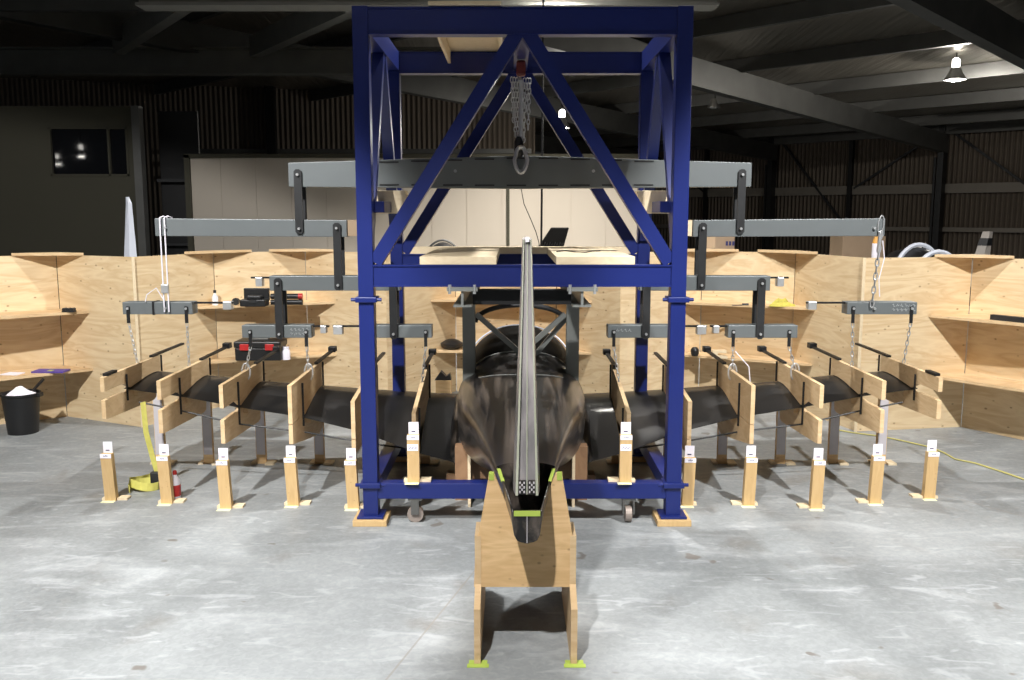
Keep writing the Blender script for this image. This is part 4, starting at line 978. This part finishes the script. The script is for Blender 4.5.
# ------------------------------------------------------------------ things beyond the enclosure
a, b_ = P(124, 257, 8.6), P(137, 257, 8.6); tp, tq = P(125.5, 197, 8.6), P(130.5, 199, 8.6); zz = P(126, 197, 8.6).z; zq = P(131, 203, 8.6).z
def wtip(xa, xb, z, y=8.6, t=.02): return [(xa, y, z), ((xa + xb) / 2, y - t, z), (xb, y, z), ((xa + xb) / 2, y + t, z)]
dxl, dxr = (a.x - tp.x) / (a.z - zz), (b_.x - tq.x) / (b_.z - zz)
mb = MB().loft([wtip(a.x + dxl * (0 - a.z), b_.x + dxr * (0 - b_.z), 0), wtip(a.x, b_.x, a.z), wtip(tp.x, tq.x + .01, zq), wtip(tp.x, (tp.x + tq.x) / 2 + .01, zz)])
tag(mb.build('winglet', GELCOAT), 'white tapered winglet standing up behind the left plywood panel', 'winglet')
t = thing('parked_tail', (P(550, 240, 10.2).x, 10.2, 0), 'black swept tail fin of a parked aircraft behind the frame', 'tail fin')
q = [P(x, y, 10.2) for x, y in ((537, 249), (551, 227.5), (569, 227.5), (563, 249))]
k_ = (q[1].x - q[0].x) / (q[1].z - q[0].z)
MB().prism([(q[0].x - .25, 0), (q[3].x + .1, 0), (q[3].x, q[3].z), (q[2].x, q[2].z), (q[1].x, q[1].z), (q[0].x, q[0].z)], 'y', 10.17, 10.23).build('fin', MATTBLACK, t, bevel=.01)
mb = MB()
for k in range(4):
    c0_ = P(545 + k * 5, 244, 10.2); mb.tube([(c0_.x - .012, 10.168, c0_.z - .02), (c0_.x, 10.168, c0_.z + .022), (c0_.x + .02, 10.168, c0_.z - .018), (c0_.x + .03, 10.168, c0_.z + .015)], .004, 4)
mb.build('lettering', STRAP, t)
def canopy_thing(px0, px1, py, Y, label, white):
    a, b_ = P(px0, 258, Y), P(px1, 258, Y); top = P((px0 + px1) / 2, py, Y).z; cx_, hw_ = (a.x + b_.x) / 2, (b_.x - a.x) / 2
    t = thing('parked_canopy', (cx_, Y, 0), label, 'aircraft canopy', 'canopies of parked aircraft')
    rg = []
    for f, y in ((.55, -.7), (.9, -.4), (1, 0), (.9, .4), (.5, .8)):
        rg.append([(cx_ + hw_ * (1.15 - .15 * f) * math.cos(q) * (.6 + .4 * f), Y + y, .75 + (top - .75) * f * abs(math.sin(q)) ** .8) for q in [math.pi * j / 16 for j in range(17)]])
    MB().loft(rg, False, True).build('dome', PLASTIC, t, smooth=True)
    MB().lathe([(hw_ * .9, 0), (hw_ * 1.1, .35), (hw_ * 1.15, .6), (hw_ * 1.05, .76)], (cx_, Y, 0), 24).build('body', GELCOAT, t, smooth=True)
    for y in ((-.40, .0) if white else (0.0,)):
        f = .9 if y else 1
        MB().tube([(cx_ + hw_ * 1.03 * math.cos(q) * (.6 + .4 * f), Y + y - .03, .76 + (top - .74) * f * abs(math.sin(q)) ** .8) for q in [math.pi * j / 20 for j in range(21)]], .022 if white else .012, 6).build('frame_hoop', GELCOAT if white else GALV, t, smooth=True)
canopy_thing(892, 942, 246.5, 8.6, 'dark canopy with white frame hoop showing above the right plywood panel', True)
canopy_thing(420, 466, 242, 9.0, 'low dark canopy just showing above the white plank inside the frame', False)
t = thing('propeller', (P(985, 250, 9.2).x, 9.2, 0), 'pale grey blade with a black band leaning behind the far right panel', 'blade')
q = [P(x, y, 9.2) for x, y in ((974, 256), (983, 231), (993, 231), (990, 256))]
def lerp2(k): return (q[0].x + (q[1].x - q[0].x) * k, q[3].x + (q[2].x - q[3].x) * k, q[0].z + (q[1].z - q[0].z) * k)
x0_, x1_, z0_ = lerp2(-4.2)
def qr(k): a_, b2_, z_ = lerp2(k); return [(a_, 9.2, z_), ((a_ + b2_) / 2, 9.16, z_), (b2_, 9.2, z_), ((a_ + b2_) / 2, 9.24, z_)]
kk = -q[0].z / (q[1].z - q[0].z)
PGREY = plain('pale_grey_paint', (.42, .38, .34), .5)
MB().loft([qr(kk), qr(0), qr(.9), qr(.98)]).build('blade', PGREY, t)
MB().loft([[(x * 1.0 + (.006 if i == 2 else -.006 if i == 0 else 0), y + (-.004 if i == 1 else .004 if i == 3 else 0), z) for i, (x, y, z) in enumerate(qr(k))] for k in (.42, .72)]).build('band', PLASTIC, t)
a = P(876, 250, 8.0); zt_ = P(876, 236.5, 8.0).z
t = thing('marker_post', (a.x, 8.0, 0), 'white post with an orange tip rising behind the right panel joint', 'post')
ORANGE = plain('orange_paint', (.65, .32, .06), .5)
MB().tube([(a.x, 8, 0), (a.x, 8, zt_ - .06)], .035, 10).build('shaft', WHITE, t, smooth=True); MB().tube([(a.x, 8, zt_ - .06), (a.x, 8, zt_ - .02), (a.x, 8, zt_)], [.035, .026, .014], 10).build('tip', ORANGE, t, smooth=True)
def carton(px0, px1, py, Y, label, marks=False):
    a, b_ = P(px0, py, Y), P(px1, py, Y); t = thing('cardboard_box', ((a.x + b_.x) / 2, Y, 0), label, 'box', 'cardboard boxes behind the enclosure')
    MB().box(a.x, b_.x, Y, Y + .4, 0, a.z).build('body', CARD, t, bevel=.006)
    if marks:
        mb = MB(); cx_ = (a.x + b_.x) / 2 + .02
        for k in range(3): mb.box(cx_ + k * .034 - .01, cx_ + k * .034 + .014, Y - .003, Y, a.z - .10, a.z - .055)
        mb.build('printed_marks', INK, t)
    return t
carton(715, 735, 236, 9.6, 'tan cardboard box with dark print behind the plywood, right of the frame', True)
carton(843, 886, 236, 9.8, 'wide tan cardboard box behind the right second-tier bar end')
p = P(541, 200, 8.6); o = MB().cyl((p.x, 8.6, 0), (p.x + .02, 8.6, roof_z(p.x, 8.6)), .010, 8).build('black_pole', PLASTIC); tag(o, 'thin black pole rising to the roof behind the frame', 'pole')
pts = [P(x, y, 8.2) for x, y in ((521, 120), (521, 188), (524, 204), (531, 220), (536, 232), (539, 243))]; pts += [Vector((pts[-1].x, 8.2, .7)), Vector((pts[-1].x + .1, 8.1, .004))]
o = MB().tube(pts, .004, 5).build('thin_cable', PLASTIC); tag(o, 'thin black cable sagging down behind the main load bar', 'cable')
pts = [P(x, y, 5.0) for x, y in ((556, 251), (565, 254), (573, 250), (582, 255), (592, 252), (600, 254.5))]
o = MB().tube([(q.x, 4.9 + .12 * math.sin(i * 1.7), 1.3495) for i, q in enumerate(pts)], .003, 5).build('thin_lead', PLASTIC); tag(o, 'tangled thin black lead lying on the right plank', 'cable')
